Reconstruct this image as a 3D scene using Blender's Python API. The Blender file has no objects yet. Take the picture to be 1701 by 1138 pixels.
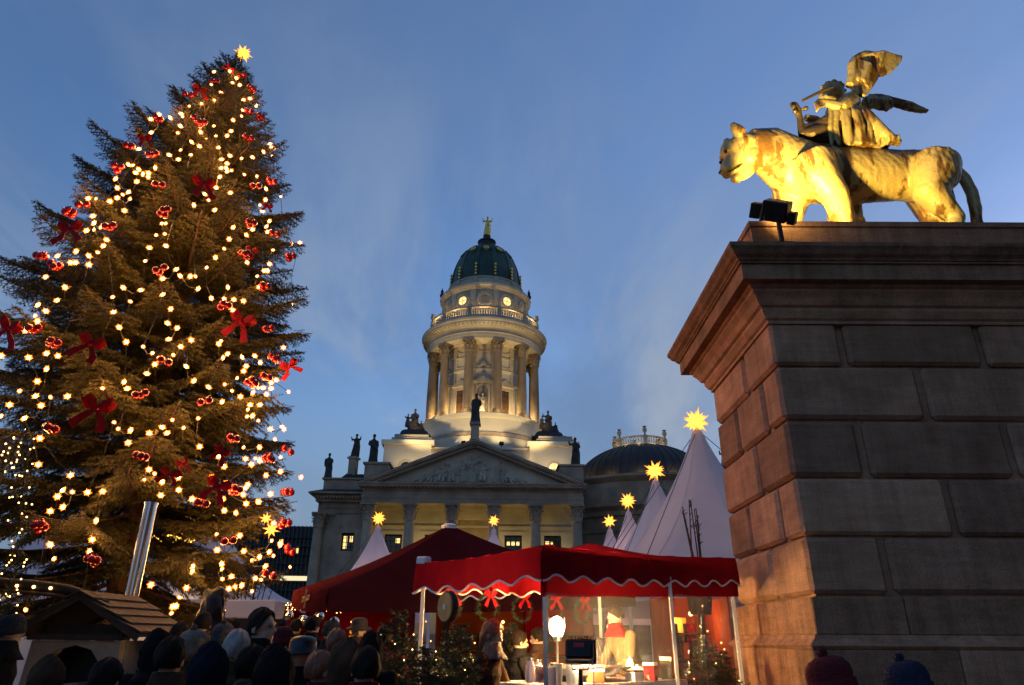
import bpy, bmesh, math, random
import numpy as np
from mathutils import Matrix, Vector, Euler
PI = math.pi
rad = math.radians
S = bpy.context.scene
COL = S.collection

# ------------------------------------------------------------------ camera
cam = bpy.data.cameras.new('camera')
co = bpy.data.objects.new('camera', cam)
COL.objects.link(co)
S.camera = co
PITCH, ROLL, FPX, EYE = rad(23.43), rad(.3), 1135.0, 1.65
_F = Vector((0, math.cos(PITCH), math.sin(PITCH)))
_R0 = Vector((1, 0, 0))
_U0 = Vector((0, -math.sin(PITCH), math.cos(PITCH)))
_R = _R0*math.cos(ROLL) + _U0*math.sin(ROLL)
_U = _U0*math.cos(ROLL) - _R0*math.sin(ROLL)
co.matrix_world = Matrix(((_R.x, _U.x, -_F.x, 0), (_R.y, _U.y, -_F.y, 0), (_R.z, _U.z, -_F.z, EYE), (0, 0, 0, 1)))
cam.sensor_width = 36
cam.lens = 36*FPX/1701
cam.clip_start = .05
cam.clip_end = 3000

# ------------------------------------------------------------------ dusk sky
w = bpy.data.worlds.new('World')
S.world = w
w.use_nodes = True
nt = w.node_tree
N, LK = nt.nodes, nt.links
sky = N.new('ShaderNodeTexSky')
sky.sky_type = 'NISHITA'
sky.sun_disc = False
SUN_EL, SUN_ROT = rad(3.4), rad(46)
sky.sun_elevation = SUN_EL
sky.sun_rotation = SUN_ROT
sky.ozone_density = 3.0
sky.dust_density = .6
bg = N['Background']
bg.inputs[1].default_value = .15
tint = N.new('ShaderNodeMix'); tint.data_type = 'RGBA'; tint.blend_type = 'MULTIPLY'
tint.inputs[0].default_value = 1
tint.inputs[7].default_value = (.99, .93, 1.06, 1)
LK.new(sky.outputs[0], tint.inputs[6])
# thin drifting cloud: noise laid on a flat cloud layer (direction divided by its height)
tc = N.new('ShaderNodeTexCoord')
sep = N.new('ShaderNodeSeparateXYZ'); LK.new(tc.outputs['Generated'], sep.inputs[0])
def wmath(op, a, b):
    n = N.new('ShaderNodeMath'); n.operation = op
    for i, v in enumerate((a, b)):
        if v is None: continue
        if isinstance(v, (int, float)): n.inputs[i].default_value = v
        else: LK.new(v, n.inputs[i])
    return n.outputs[0]
zc = wmath('MAXIMUM', sep.outputs[2], .03)
zc = wmath('ADD', zc, .12)
cx = wmath('DIVIDE', sep.outputs[0], zc)
cy = wmath('DIVIDE', sep.outputs[1], zc)
cmb = N.new('ShaderNodeCombineXYZ')
LK.new(cx, cmb.inputs[0]); LK.new(cy, cmb.inputs[1])
def cloud(scale, detail, lo, hi, sy, seed):
    mp = N.new('ShaderNodeMapping'); mp.inputs['Scale'].default_value = (1, sy, 1); mp.inputs['Location'].default_value = (seed, seed*.7, 0)
    LK.new(cmb.outputs[0], mp.inputs[0])
    nz = N.new('ShaderNodeTexNoise'); nz.inputs['Scale'].default_value = scale; nz.inputs['Detail'].default_value = detail
    nz.inputs['Roughness'].default_value = .58
    nz.inputs['Distortion'].default_value = .3
    LK.new(mp.outputs[0], nz.inputs[0])
    mr = N.new('ShaderNodeMapRange'); mr.interpolation_type = 'SMOOTHSTEP'
    mr.inputs[1].default_value = lo; mr.inputs[2].default_value = hi
    LK.new(nz.outputs[0], mr.inputs[0])
    return mr.outputs[0]
def wmix(fac, a, colr, k):
    m = N.new('ShaderNodeMix'); m.data_type = 'RGBA'
    LK.new(wmath('MULTIPLY', fac, k), m.inputs[0])
    LK.new(a, m.inputs[6]); m.inputs[7].default_value = colr
    return m.outputs[2]
c1 = cloud(.62, 7, .42, .74, .55, 3.1)
c2 = cloud(1.6, 8, .50, .80, .5, 8.4)
c3 = cloud(.9, 6, .46, .70, .5, 15.0)
o1 = wmix(c3, tint.outputs[2], (.34, .53, .93, 1), .22)
o2 = wmix(c1, o1, (.62, .80, 1.12, 1), .24)
o3 = wmix(c2, o2, (.72, .90, 1.2, 1), .32)
# a low bank of grey-blue winter cloud stands all round the horizon
bank = N.new('ShaderNodeMapRange'); bank.interpolation_type = 'SMOOTHSTEP'
bank.inputs[1].default_value = .42; bank.inputs[2].default_value = .06
LK.new(sep.outputs[2], bank.inputs[0])
o4 = wmix(bank.outputs[0], o3, (.43, .60, .89, 1), .92)
c4 = cloud(.75, 8, .44, .66, .42, 27.0)
low = N.new('ShaderNodeMapRange'); low.interpolation_type = 'SMOOTHSTEP'
low.inputs[1].default_value = .80; low.inputs[2].default_value = .25
LK.new(sep.outputs[2], low.inputs[0])
o5 = wmix(wmath('MULTIPLY', c4, low.outputs[0]), o4, (.22, .34, .58, 1), .55)
c5 = cloud(1.5, 9, .50, .68, .34, 41.0)
o6 = wmix(wmath('MULTIPLY', c5, low.outputs[0]), o5, (.80, .95, 1.2, 1), .95)
LK.new(o6, bg.inputs[0])

# the sun has set: what is left of it is a broad faint glow from the same quarter
sl = bpy.data.lights.new('sun', 'SUN')
sl.energy = .06
sl.angle = rad(25)
sl.color = (1, .9, .8)
so = bpy.data.objects.new('sun', sl)
COL.objects.link(so)
sd = Vector((math.sin(SUN_ROT)*math.cos(SUN_EL), math.cos(SUN_ROT)*math.cos(SUN_EL), math.sin(SUN_EL)))
so.rotation_euler = (-sd).to_track_quat('-Z', 'Y').to_euler()

S.view_settings.view_transform = 'Standard'
S.view_settings.look = 'None'
S.view_settings.gamma = 1
S.view_settings.exposure = 1.5
S.cycles.use_denoising = True
S.cycles.sample_clamp_indirect = 6
S.cycles.sample_clamp_direct = 0
S.cycles.max_bounces = 6
S.cycles.transparent_max_bounces = 16
S.cycles.caustics_reflective = False
S.cycles.caustics_refractive = False

# ------------------------------------------------------------------ helpers
def P(px, py, Y):
    """point on the camera ray of a photograph pixel at world depth Y (used to survey real positions)"""
    d = _F*FPX + _R*(px-850.5) + _U*(569-py)
    return Vector((0, 0, EYE)) + d*(Y/d.y)

def rng(seed): return random.Random(seed)

class MB:
    def __init__(s): s.v = []; s.f = []; s.m = []
    def add(s, vs, fs, mi=0):
        o = len(s.v)
        s.v += [tuple(v) for v in vs]
        s.f += [tuple(i+o for i in f) for f in fs]
        s.m += [mi]*len(fs)
        return s
    def box(s, x0, x1, y0, y1, z0, z1, mi=0):
        v = [(x, y, z) for z in (z0, z1) for y in (y0, y1) for x in (x0, x1)]
        return s.add(v, [(0, 2, 3, 1), (4, 5, 7, 6), (0, 1, 5, 4), (2, 6, 7, 3), (0, 4, 6, 2), (1, 3, 7, 5)], mi)
    def bar(s, a, b, wx, wy, mi=0, up=(0, 0, 1)):
        a, b = Vector(a), Vector(b); d = (b-a).normalized(); u = Vector(up)
        if abs(d.dot(u)) > .95: u = Vector((1, 0, 0))
        r = d.cross(u).normalized(); q = r.cross(d)
        v = [p + r*sx*wx/2 + q*sy*wy/2 for p in (a, b) for sy in (-1, 1) for sx in (-1, 1)]
        return s.add(v, [(0, 2, 3, 1), (4, 5, 7, 6), (0, 1, 5, 4), (2, 6, 7, 3), (0, 4, 6, 2), (1, 3, 7, 5)], mi)
    def cbox(s, x0, x1, y0, y1, z0, z1, c, mi=0):
        """box with chamfered edges"""
        bm = bmesh.new()
        r = bmesh.ops.create_cube(bm, size=1)
        for v in bm.verts:
            v.co = Vector((x0+(v.co.x+.5)*(x1-x0), y0+(v.co.y+.5)*(y1-y0), z0+(v.co.z+.5)*(z1-z0)))
        bmesh.ops.bevel(bm, geom=bm.edges[:], offset=c, segments=1, affect='EDGES')
        bm.verts.index_update()
        s.add([v.co[:] for v in bm.verts], [[v.index for v in f.verts] for f in bm.faces], mi)
        bm.free(); return s
    def lathe(s, prof, n=24, c=(0, 0), a0=0, a1=2*PI, mi=0, z=0, sy=1, cap=True):
        full = abs(a1-a0-2*PI) < 1e-6
        k = n if full else n+1
        vs = []
        for i in range(k):
            a = a0+(a1-a0)*i/n
            for r, zz in prof: vs.append((c[0]+r*math.cos(a), c[1]+r*math.sin(a)*sy, z+zz))
        m = len(prof); fs = []
        for i in range(n):
            j = (i+1) % k
            for q in range(m-1): fs.append((i*m+q, j*m+q, j*m+q+1, i*m+q+1))
        if cap and full:
            if prof[0][0] > 1e-4: fs.append(tuple(i*m for i in range(n))[::-1])
            if prof[-1][0] > 1e-4: fs.append(tuple(i*m+m-1 for i in range(n)))
        return s.add(vs, fs, mi)
    def tube(s, pts, rs, n=8, mi=0, sy=1.0, sx=1.0):
        """capped tube through points; sy/sx squash the ring in world y/x"""
        pts = [Vector(p) for p in pts]
        if isinstance(rs, (int, float)): rs = [rs]*len(pts)
        vs = []; prev = None
        for i, p in enumerate(pts):
            d = (pts[min(i+1, len(pts)-1)]-pts[max(i-1, 0)])
            d = d.normalized() if d.length > 1e-9 else Vector((0, 0, 1))
            if prev is None:
                u = Vector((0, 1, 0)) if abs(d.y) < .9 else Vector((1, 0, 0))
            else: u = prev
            a = (u - d*u.dot(d)).normalized(); b = d.cross(a); prev = a
            for k in range(n):
                t = 2*PI*k/n
                o = (a*math.cos(t)+b*math.sin(t))*rs[i]
                vs.append(p+Vector((o.x*sx, o.y*sy, o.z)))
        fs = []
        for i in range(len(pts)-1):
            for k in range(n):
                q = (k+1) % n
                fs.append((i*n+k, i*n+q, (i+1)*n+q, (i+1)*n+k))
        fs.append(tuple(range(n))[::-1]); fs.append(tuple((len(pts)-1)*n+k for k in range(n)))
        return s.add(vs, fs, mi)
    def ell(s, c, r, n=14, m=8, mi=0, rot=None):
        if isinstance(r, (int, float)): r = (r, r, r)
        vs = [(0, 0, -1)]
        for i in range(1, m):
            t = PI*i/m - PI/2
            for k in range(n):
                a = 2*PI*k/n; vs.append((math.cos(t)*math.cos(a), math.cos(t)*math.sin(a), math.sin(t)))
        vs.append((0, 0, 1))
        R = Euler(rot).to_matrix() if rot else None
        out = []
        for v in vs:
            q = Vector((v[0]*r[0], v[1]*r[1], v[2]*r[2]))
            if R: q = R @ q
            out.append(q+Vector(c))
        fs = [(0, 1+(k+1) % n, 1+k) for k in range(n)]
        for i in range(m-2):
            for k in range(n):
                a = 1+i*n+k; b = 1+i*n+(k+1) % n
                fs.append((a, b, b+n, a+n))
        t = len(vs)-1; o = 1+(m-2)*n
        fs += [(o+k, o+(k+1) % n, t) for k in range(n)]
        return s.add(out, fs, mi)
    def ngon(s, poly, d, mi=0):
        """closed polygon (3-D points) extruded by vector d"""
        k = len(poly); d = Vector(d)
        vs = [Vector(p) for p in poly]+[Vector(p)+d for p in poly]
        fs = [tuple(range(k))[::-1], tuple(range(k, 2*k))]+[(i, (i+1) % k, k+(i+1) % k, k+i) for i in range(k)]
        return s.add(vs, fs, mi)
    def merge(s, o, M=None, mi=None):
        vs = [M @ Vector(v) for v in o.v] if M else o.v
        off = len(s.v); s.v += [tuple(v) for v in vs]
        s.f += [tuple(i+off for i in f) for f in o.f]
        s.m += o.m if mi is None else [mi]*len(o.f)
        return s
    def mesh(s, name, mats, smooth=False, fix=True):
        me = bpy.data.meshes.new(name)
        me.from_pydata(s.v, [], s.f)
        for m in (mats if isinstance(mats, (list, tuple)) else [mats]): me.materials.append(m)
        if any(s.m): me.polygons.foreach_set('material_index', s.m)
        if fix:
            bm = bmesh.new(); bm.from_mesh(me); bmesh.ops.recalc_face_normals(bm, faces=bm.faces[:]); bm.to_mesh(me); bm.free()
        if smooth: shade(me, smooth)
        return me
    def obj(s, name, mats, parent=None, smooth=False, loc=None, rot=None, fix=True):
        return link(name, s.mesh(name, mats, smooth, fix), parent, loc, rot)

def shade(me, ang):
    me.polygons.foreach_set('use_smooth', [True]*len(me.polygons))
    if ang is not True:
        bm = bmesh.new(); bm.from_mesh(me)
        for e in bm.edges:
            if len(e.link_faces) == 2 and e.calc_face_angle(0) > rad(ang): e.smooth = False
        bm.to_mesh(me); bm.free()

def link(name, data, parent=None, loc=None, rot=None, scale=None):
    o = bpy.data.objects.new(name, data)
    COL.objects.link(o)
    if parent: o.parent = parent
    if loc is not None: o.location = loc
    if rot is not None: o.rotation_euler = rot
    if scale is not None: o.scale = scale
    return o

def tag(o, label, cat, group=None):
    o['label'] = label; o['category'] = cat
    if group: o['group'] = group
    return o
def thing(name, label, cat, loc=(0, 0, 0), rz=0, group=None):
    return tag(link(name, None, None, loc, (0, 0, rz)), label, cat, group)
def struct(o): o['kind'] = 'structure'; return o
def stuff(o): o['kind'] = 'stuff'; return o
def dup(o, parent=None, **kw):
    c = o.copy(); COL.objects.link(c); c.parent = parent
    for k, v in kw.items(): setattr(c, k, v)
    for ch in o.children: dup(ch, c)
    return c
def lamp(name, kind, loc, energy, color, parent=None, target=None, size=.1, angle=70, blend=.6):
    l = bpy.data.lights.new(name, kind); l.energy = energy; l.color = color
    l.shadow_soft_size = size
    if kind == 'SPOT': l.spot_size = rad(angle); l.spot_blend = blend
    o = link(name, l, parent, loc)
    if target is not None:
        o.rotation_euler = (Vector(target)-Vector(loc)).to_track_quat('-Z', 'Y').to_euler()
    return o

def remesh(mb, vox, smooth=3, push=None, name='m'):
    """union of closed shapes into one continuous surface"""
    me = mb.mesh(name, [])
    o = link('tmp', me)
    m = o.modifiers.new('r', 'REMESH'); m.mode = 'VOXEL'; m.voxel_size = vox
    if smooth:
        q = o.modifiers.new('s', 'SMOOTH'); q.iterations = smooth; q.factor = .5
    dg = bpy.context.evaluated_depsgraph_get(); dg.update()
    out = bpy.data.meshes.new_from_object(o.evaluated_get(dg))
    bpy.data.objects.remove(o); bpy.data.meshes.remove(me)
    out.name = name
    if push:
        n = len(out.vertices)
        c = np.empty(n*3, np.float32); out.vertices.foreach_get('co', c); c = c.reshape(-1, 3)
        nn = np.empty(n*3, np.float32); out.vertex_normals.foreach_get('vector', nn); nn = nn.reshape(-1, 3)
        c = c+nn*push(c)[:, None]
        out.vertices.foreach_set('co', c.astype(np.float32).ravel())
    out.polygons.foreach_set('use_smooth', [True]*len(out.polygons))
    out.update()
    return out

# ------------------------------------------------------------------ materials
MATS = {}
def M(name, col, rough=.7, metal=0., var=.25, vs=2., bump=.0, bs=20., col2=None, spec=.4, streak=None, alpha=None, transl=0., sheen=0., edge=None):
    m = bpy.data.materials.new(name); m.use_nodes = True
    t = m.node_tree; n = t.nodes; l = t.links
    b = n['Principled BSDF']
    b.inputs['Roughness'].default_value = rough
    b.inputs['Metallic'].default_value = metal
    b.inputs['Specular IOR Level'].default_value = spec
    tcn = n.new('ShaderNodeTexCoord')
    src = tcn.outputs['Object']
    if streak:
        mp = n.new('ShaderNodeMapping'); mp.inputs['Scale'].default_value = streak
        l.new(src, mp.inputs[0]); vsrc = mp.outputs[0]
    else: vsrc = src
    nz = n.new('ShaderNodeTexNoise'); nz.inputs['Scale'].default_value = vs; nz.inputs['Detail'].default_value = 7; nz.inputs['Roughness'].default_value = .62
    l.new(vsrc, nz.inputs[0])
    cr = n.new('ShaderNodeValToRGB')
    c2 = col2 or tuple(c*(1-var) for c in col)
    lo, hi = edge or (.33, .68)
    cr.color_ramp.elements[0].position = lo; cr.color_ramp.elements[0].color = (*c2, 1)
    cr.color_ramp.elements[1].position = hi; cr.color_ramp.elements[1].color = (*[min(1, c*(1+var*.25)) for c in col], 1)
    l.new(nz.outputs[0], cr.inputs[0])
    oi = n.new('ShaderNodeObjectInfo')
    hv = n.new('ShaderNodeHueSaturation')
    mr = n.new('ShaderNodeMapRange'); mr.inputs[3].default_value = 1-var*.45; mr.inputs[4].default_value = 1+var*.35
    l.new(oi.outputs['Random'], mr.inputs[0]); l.new(mr.outputs[0], hv.inputs['Value'])
    l.new(cr.outputs[0], hv.inputs['Color'])
    l.new(hv.outputs[0], b.inputs['Base Color'])
    if bump:
        n2 = n.new('ShaderNodeTexNoise'); n2.inputs['Scale'].default_value = bs; n2.inputs['Detail'].default_value = 6
        l.new(src, n2.inputs[0])
        bp = n.new('ShaderNodeBump'); bp.inputs['Strength'].default_value = bump; bp.inputs['Distance'].default_value = .05
        l.new(n2.outputs[0], bp.inputs['Height']); l.new(bp.outputs[0], b.inputs['Normal'])
    if alpha is not None: b.inputs['Alpha'].default_value = alpha
    if transl:
        tr = n.new('ShaderNodeBsdfTranslucent'); l.new(hv.outputs[0], tr.inputs[0])
        mx = n.new('ShaderNodeMixShader'); mx.inputs[0].default_value = transl
        l.new(b.outputs[0], mx.inputs[1]); l.new(tr.outputs[0], mx.inputs[2])
        l.new(mx.outputs[0], n['Material Output'].inputs[0])
    MATS[name] = m
    return m
def EM(name, col, k, rough=.4, base=None):
    m = bpy.data.materials.new(name); m.use_nodes = True
    b = m.node_tree.nodes['Principled BSDF']
    b.inputs['Base Color'].default_value = (*(base or col), 1)
    b.inputs['Roughness'].default_value = rough
    b.inputs['Emission Color'].default_value = (*col, 1)
    b.inputs['Emission Strength'].default_value = k
    return m
def sandstone_mat(name, base, soot):
    """sandstone: bedding bands, blotches, vertical water streaks, soot, fine grain and pits"""
    m = bpy.data.materials.new(name); m.use_nodes = True
    t = m.node_tree; n = t.nodes; l = t.links; b = n['Principled BSDF']; b.inputs['Roughness'].default_value = .92; b.inputs['Specular IOR Level'].default_value = .15
    tcn = n.new('ShaderNodeTexCoord'); oi = n.new('ShaderNodeObjectInfo')
    add = n.new('ShaderNodeVectorMath'); add.operation = 'MULTIPLY_ADD'; l.new(oi.outputs['Random'], add.inputs[0]); add.inputs[1].default_value = (0, 0, 0); l.new(tcn.outputs['Object'], add.inputs[2])
    def nz(sc, det, scale=(1, 1, 1), rough=.6):
        mp = n.new('ShaderNodeMapping'); mp.inputs['Scale'].default_value = scale; l.new(add.outputs[0], mp.inputs[0])
        q = n.new('ShaderNodeTexNoise'); q.inputs['Scale'].default_value = sc; q.inputs['Detail'].default_value = det; q.inputs['Roughness'].default_value = rough; l.new(mp.outputs[0], q.inputs[0]); return q.outputs[0]
    def ramp(src, lo, hi, c0, c1):
        r_ = n.new('ShaderNodeValToRGB'); r_.color_ramp.elements[0].position = lo; r_.color_ramp.elements[1].position = hi
        r_.color_ramp.elements[0].color = (*c0, 1); r_.color_ramp.elements[1].color = (*c1, 1); l.new(src, r_.inputs[0]); return r_.outputs[0]
    def mul(a, b_, f=1):
        x = n.new('ShaderNodeMix'); x.data_type = 'RGBA'; x.blend_type = 'MULTIPLY'; x.inputs[0].default_value = f; l.new(a, x.inputs[6]); l.new(b_, x.inputs[7]); return x.outputs[2]
    c_ = ramp(nz(1.7, 6), .3, .7, tuple(v*.66 for v in base), tuple(v*1.12 for v in base))
    c_ = mul(c_, ramp(nz(2.2, 8, (1, 1, 5)), .35, .65, (.80, .76, .72), (1.05, 1.0, 1.0)))
    c_ = mul(c_, ramp(nz(3.0, 7, (2.4, 2.4, .22), .7), .38, .62, (.55, .52, .5), (1, 1, 1)), soot)
    c_ = mul(c_, ramp(nz(55, 4), .3, .7, (.72, .72, .72), (1.15, 1.15, 1.15)))
    hv = n.new('ShaderNodeHueSaturation'); mr = n.new('ShaderNodeMapRange'); mr.inputs[3].default_value = .70; mr.inputs[4].default_value = 1.22
    l.new(oi.outputs['Random'], mr.inputs[0]); l.new(mr.outputs[0], hv.inputs['Value']); l.new(c_, hv.inputs['Color']); l.new(hv.outputs[0], b.inputs['Base Color'])
    ma = n.new('ShaderNodeMath'); ma.operation = 'ADD'; l.new(nz(9, 8), ma.inputs[0]); l.new(nz(48, 5), ma.inputs[1])
    bp = n.new('ShaderNodeBump'); bp.inputs['Strength'].default_value = .38; bp.inputs['Distance'].default_value = .035; l.new(ma.outputs[0], bp.inputs['Height']); l.new(bp.outputs[0], b.inputs['Normal'])
    return m
sandstone = sandstone_mat('red_sandstone', (.62, .36, .22), .5)
sandstone_b = sandstone_mat('red_sandstone_sooty', (.50, .285, .17), .7)
stone = M('pale_stone', (.47, .40, .30), .85, var=.3, vs=.35, bump=.25, bs=4)
stone_dk = M('weathered_stone', (.44, .32, .215), .88, var=.45, vs=.5, bump=.3, bs=5)
plaster = M('pale_render', (.62, .55, .42), .85, var=.12, vs=.25, bump=.1, bs=4)
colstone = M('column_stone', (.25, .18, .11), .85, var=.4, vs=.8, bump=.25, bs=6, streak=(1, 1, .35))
copper = M('copper_patina', (.045, .085, .058), .5, .35, var=.65, vs=.45, bump=.1, bs=3, streak=(1, 1, .4))
lead = M('lead_roof', (.040, .035, .033), .65, .1, var=.35, vs=.4, streak=(1, 1, .3))
darkstat = M('sooty_stone', (.055, .045, .038), .8, var=.4, vs=1.5, bump=.3, bs=8)
gold = M('gold_leaf', (.85, .55, .14), .32, 1, var=.25, vs=3)
glass = M('window_glass', (.012, .014, .018), .08, var=.1, spec=.6)
iron = M('black_iron', (.012, .012, .013), .5, .4, var=.3, vs=6)
bronze = M('cast_bronze', (.40, .31, .13), .45, .25, var=.5, vs=2.3, bump=.35, bs=11, col2=(.15, .078, .022), streak=(1.5, 1.5, .34), edge=(.43, .485))
bronze_dk = M('dark_bronze', (.14, .095, .045), .42, .5, var=.6, vs=2.5, bump=.3, bs=12, col2=(.03, .02, .012))
tentw = M('white_canvas', (.80, .76, .78), .8, var=.08, vs=.6, bump=.05, bs=1.2, transl=.35)
redc = M('red_canvas', (.28, .008, .014), .95, spec=0, var=.25, vs=1.2, bump=.25, bs=3, transl=.10)
burg = M('burgundy_canvas', (.050, .0095, .013), .95, spec=0, var=.25, vs=.8, bump=.22, bs=2.4, transl=.05)
whitetrim = M('white_trim', (.75, .73, .70), .6, var=.1)
wood_dk = M('dark_timber', (.035, .024, .016), .8, var=.5, vs=3, bump=.3, bs=14, streak=(1, 6, 1))
wood = M('weathered_boards', (.045, .028, .018), .8, var=.45, vs=3, bump=.25, bs=14, streak=(1, 6, 1))
plasterw = M('hut_plaster', (.26, .215, .165), .9, var=.25, vs=3, bump=.5, bs=16)
bark = M('spruce_bark', (.13, .07, .042), .9, var=.5, vs=3, bump=.8, bs=9, streak=(1, 1, .3))
needle = M('spruce_needles', (.082, .070, .019), .6, var=.55, vs=1.3, transl=.25)
shrubm = M('dark_leaves', (.035, .055, .02), .55, var=.5, vs=3, transl=.2)
redgl = M('red_bauble', (.24, .003, .006), .16, .3, var=.15, spec=.6)
ribbon = M('red_ribbon', (.34, .005, .010), .6, .0, spec=.2, var=.35, vs=4, transl=.2)
silver = M('silver_bauble', (.75, .70, .62), .1, 1, var=.1)
steel = M('stainless_steel', (.62, .62, .64), .22, 1, var=.15, vs=2, streak=(1, 1, .2))
paving = M('granite_paving', (.10, .095, .09), .6, var=.4, vs=.8, bump=.3, bs=6)
orangec = M('orange_canvas', (.42, .07, .015), .8, var=.3, vs=1.5, transl=.35)
slate = M('office_cladding', (.05, .055, .065), .4, .2, var=.2)
skin = M('skin', (.50, .30, .21), .5, var=.15, vs=6)
hairm = M('dark_hair', (.020, .012, .008), .7, spec=.12, var=.4, vs=30)
hairr = M('auburn_hair', (.22, .075, .03), .5, var=.4, vs=30)
hairg = M('grey_hair', (.34, .31, .28), .55, var=.3, vs=30)
trous = M('dark_trousers', (.018, .019, .026), .8, var=.3, vs=9)
shoe = M('black_leather', (.012, .011, .010), .4, var=.2)
def coat(name, c): return M(name, c, .95, spec=.06, var=.35, vs=7, bump=.3, bs=60)
COATS = {k: coat(k+'_coat', c) for k, c in dict(black=(.014, .013, .014), brown=(.075, .042, .025), navy=(.012, .014, .024), grey=(.10, .10, .105),
    red=(.24, .012, .014), olive=(.05, .048, .02), beige=(.20, .14, .075), wine=(.10, .016, .024), white=(.40, .33, .22)).items()}
bulb_m = EM('warm_bulb', (1.0, .60, .20), 9)
halo_m = EM('bulb_halo', (1.0, .40, .04), 1.0)  # emissive colour of the added spikes that imitate each bulb's amber halo
fairy_m = EM('fairy_light', (1.0, .50, .13), 4)
star_m = EM('paper_star', (1.0, .45, .03), 1.0, .6)
_n, _l = star_m.node_tree.nodes, star_m.node_tree.links     # paper points lit from the lamp in the core: paler near it, orange at the tips
_tc = _n.new('ShaderNodeTexCoord'); _ln = _n.new('ShaderNodeVectorMath'); _ln.operation = 'LENGTH'; _l.new(_tc.outputs['Object'], _ln.inputs[0])
_cr = _n.new('ShaderNodeValToRGB'); _cr.color_ramp.elements[0].position = .28; _cr.color_ramp.elements[0].color = (.95, .50, .06, 1); _cr.color_ramp.elements[1].position = .95; _cr.color_ramp.elements[1].color = (.50, .11, .006, 1)
_l.new(_ln.outputs['Value'], _cr.inputs[0]); _l.new(_cr.outputs[0], _n['Principled BSDF'].inputs['Emission Color'])
starc_m = EM('paper_star_core', (1.0, .60, .10), 1.5, .6)
litpane = EM('lit_pane', (1.0, .66, .22), .55)
litpane2 = EM('dim_lit_pane', (1.0, .62, .20), .16)
mantle_m = EM('gas_mantle', (1.0, .80, .45), 60)
lens_m = EM('flood_lens', (1.0, .70, .25), 12)
signlit = EM('sign_lamp', (1.0, .50, .06), 1.6)
# ------------------------------------------------------------------ ground
struct(MB().add([(-1500, -1500, 0), (1500, -1500, 0), (1500, 1500, 0), (-1500, 1500, 0)], [(0, 1, 2, 3)]).obj('ground', paving))

# ------------------------------------------------------------------ stair pedestal (rusticated sandstone)
PX, PY, PD, PL = 3.11, 7.5, 2.5, 9.0          # near left corner, depth, length to the right
ped = thing('stair_pedestal', 'massive red sandstone pedestal of rusticated blocks under a heavy moulded cornice', 'pedestal', (PX, PY, 0))
r = rng(4)
MB().box(.072, PL, .072, PD-.072, 0, 5.2).obj('core', sandstone, ped)
levels = [5.20, 4.625, 3.96, 3.30, 2.672, 2.08]
lay = [([0, .81, .89, 2.47, 2.55, 4.1, 4.18, 5.8, 5.88, 7.4, 7.48, 9], [0, 1.0, 1.09, 2.5]),
       ([0, 1.64, 1.72, 3.4, 3.48, 5.0, 5.08, 6.7, 6.78, 9], [0, .50, .59, 1.55, 1.64, 2.5])]
for ci in range(5):
    z1, z0 = levels[ci]-(.02 if ci == 0 else .012), levels[ci+1]+.012
    us, ws = lay[ci % 2]
    for k in range(0, len(us), 2):
        j = r.uniform(-.006, .006)
        d = ws[1] if k == 0 else .35
        MB().cbox(us[k]+r.uniform(-.004, .004), us[k+1]+r.uniform(-.008, .004), j if k else 0, d, z0+r.uniform(0, .008), z1, r.uniform(.036, .05)).obj('stone_block', sandstone, ped)
    for k in range(2, len(ws), 2):
        j = r.uniform(-.006, .006)
        MB().cbox(j, .35, ws[k], ws[k+1], z0+r.uniform(0, .008), z1, r.uniform(.036, .05)).obj('stone_block', sandstone, ped)
def wrap(prof, name, mat, u_end=PL, d=PD, seg=None):
    """sweep a moulding profile (outward offset, z) round the left and front faces with a mitre at the corner"""
    m = MB(); k = len(prof)
    for o, z in prof: m.v.append((-o, d+o, z))
    for o, z in prof: m.v.append((-o, -o, z))
    for o, z in prof: m.v.append((u_end, -o, z))
    for s_ in range(2):
        for i in range(k-1): m.f.append((s_*k+i, s_*k+i+1, (s_+1)*k+i+1, (s_+1)*k+i))
    # back return so that the moulding is closed
    for o, z in prof: m.v.append((u_end, d+o, z))
    for i in range(k-1): m.f.append((3*k+i, 3*k+i+1, i+1, i))
    m.f.append((k-1, 2*k-1, 3*k-1, 4*k-1)); m.f.append((0, k, 2*k, 3*k))
    m.m = [0]*len(m.f)
    return m.obj(name, mat, ped)
wrap([(-.05, 5.16), (.02, 5.16), (.02, 5.20), (.05, 5.22), (.09, 5.30), (.09, 5.34), (.13, 5.36), (.17, 5.44), (.22, 5.50), (.22, 5.53), (.26, 5.55), (.26, 5.58), (-.05, 5.58)], 'bed_moulding', sandstone)
wrap([(-.05, 5.582), (.37, 5.582), (.37, 5.78), (.40, 5.785), (.40, 5.81), (-.05, 5.81)], 'corona', sandstone_b)
wrap([(-.05, 5.812), (.415, 5.812), (.43, 5.84), (.47, 5.87), (.50, 5.92), (.525, 5.95), (.525, 6.0), (-.05, 6.02)], 'crown_moulding', sandstone_b)
wrap([(-.05, 6.0), (.10, 6.0), (.10, 6.05), (.06, 6.06), (.06, 6.50), (.085, 6.51), (.085, 6.58), (-.05, 6.582)], 'top_block', sandstone_b)
MB().box(-.05, PL, -.02, PD+.02, 6.3, 6.581).obj('cap_slab', sandstone_b, ped)
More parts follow.
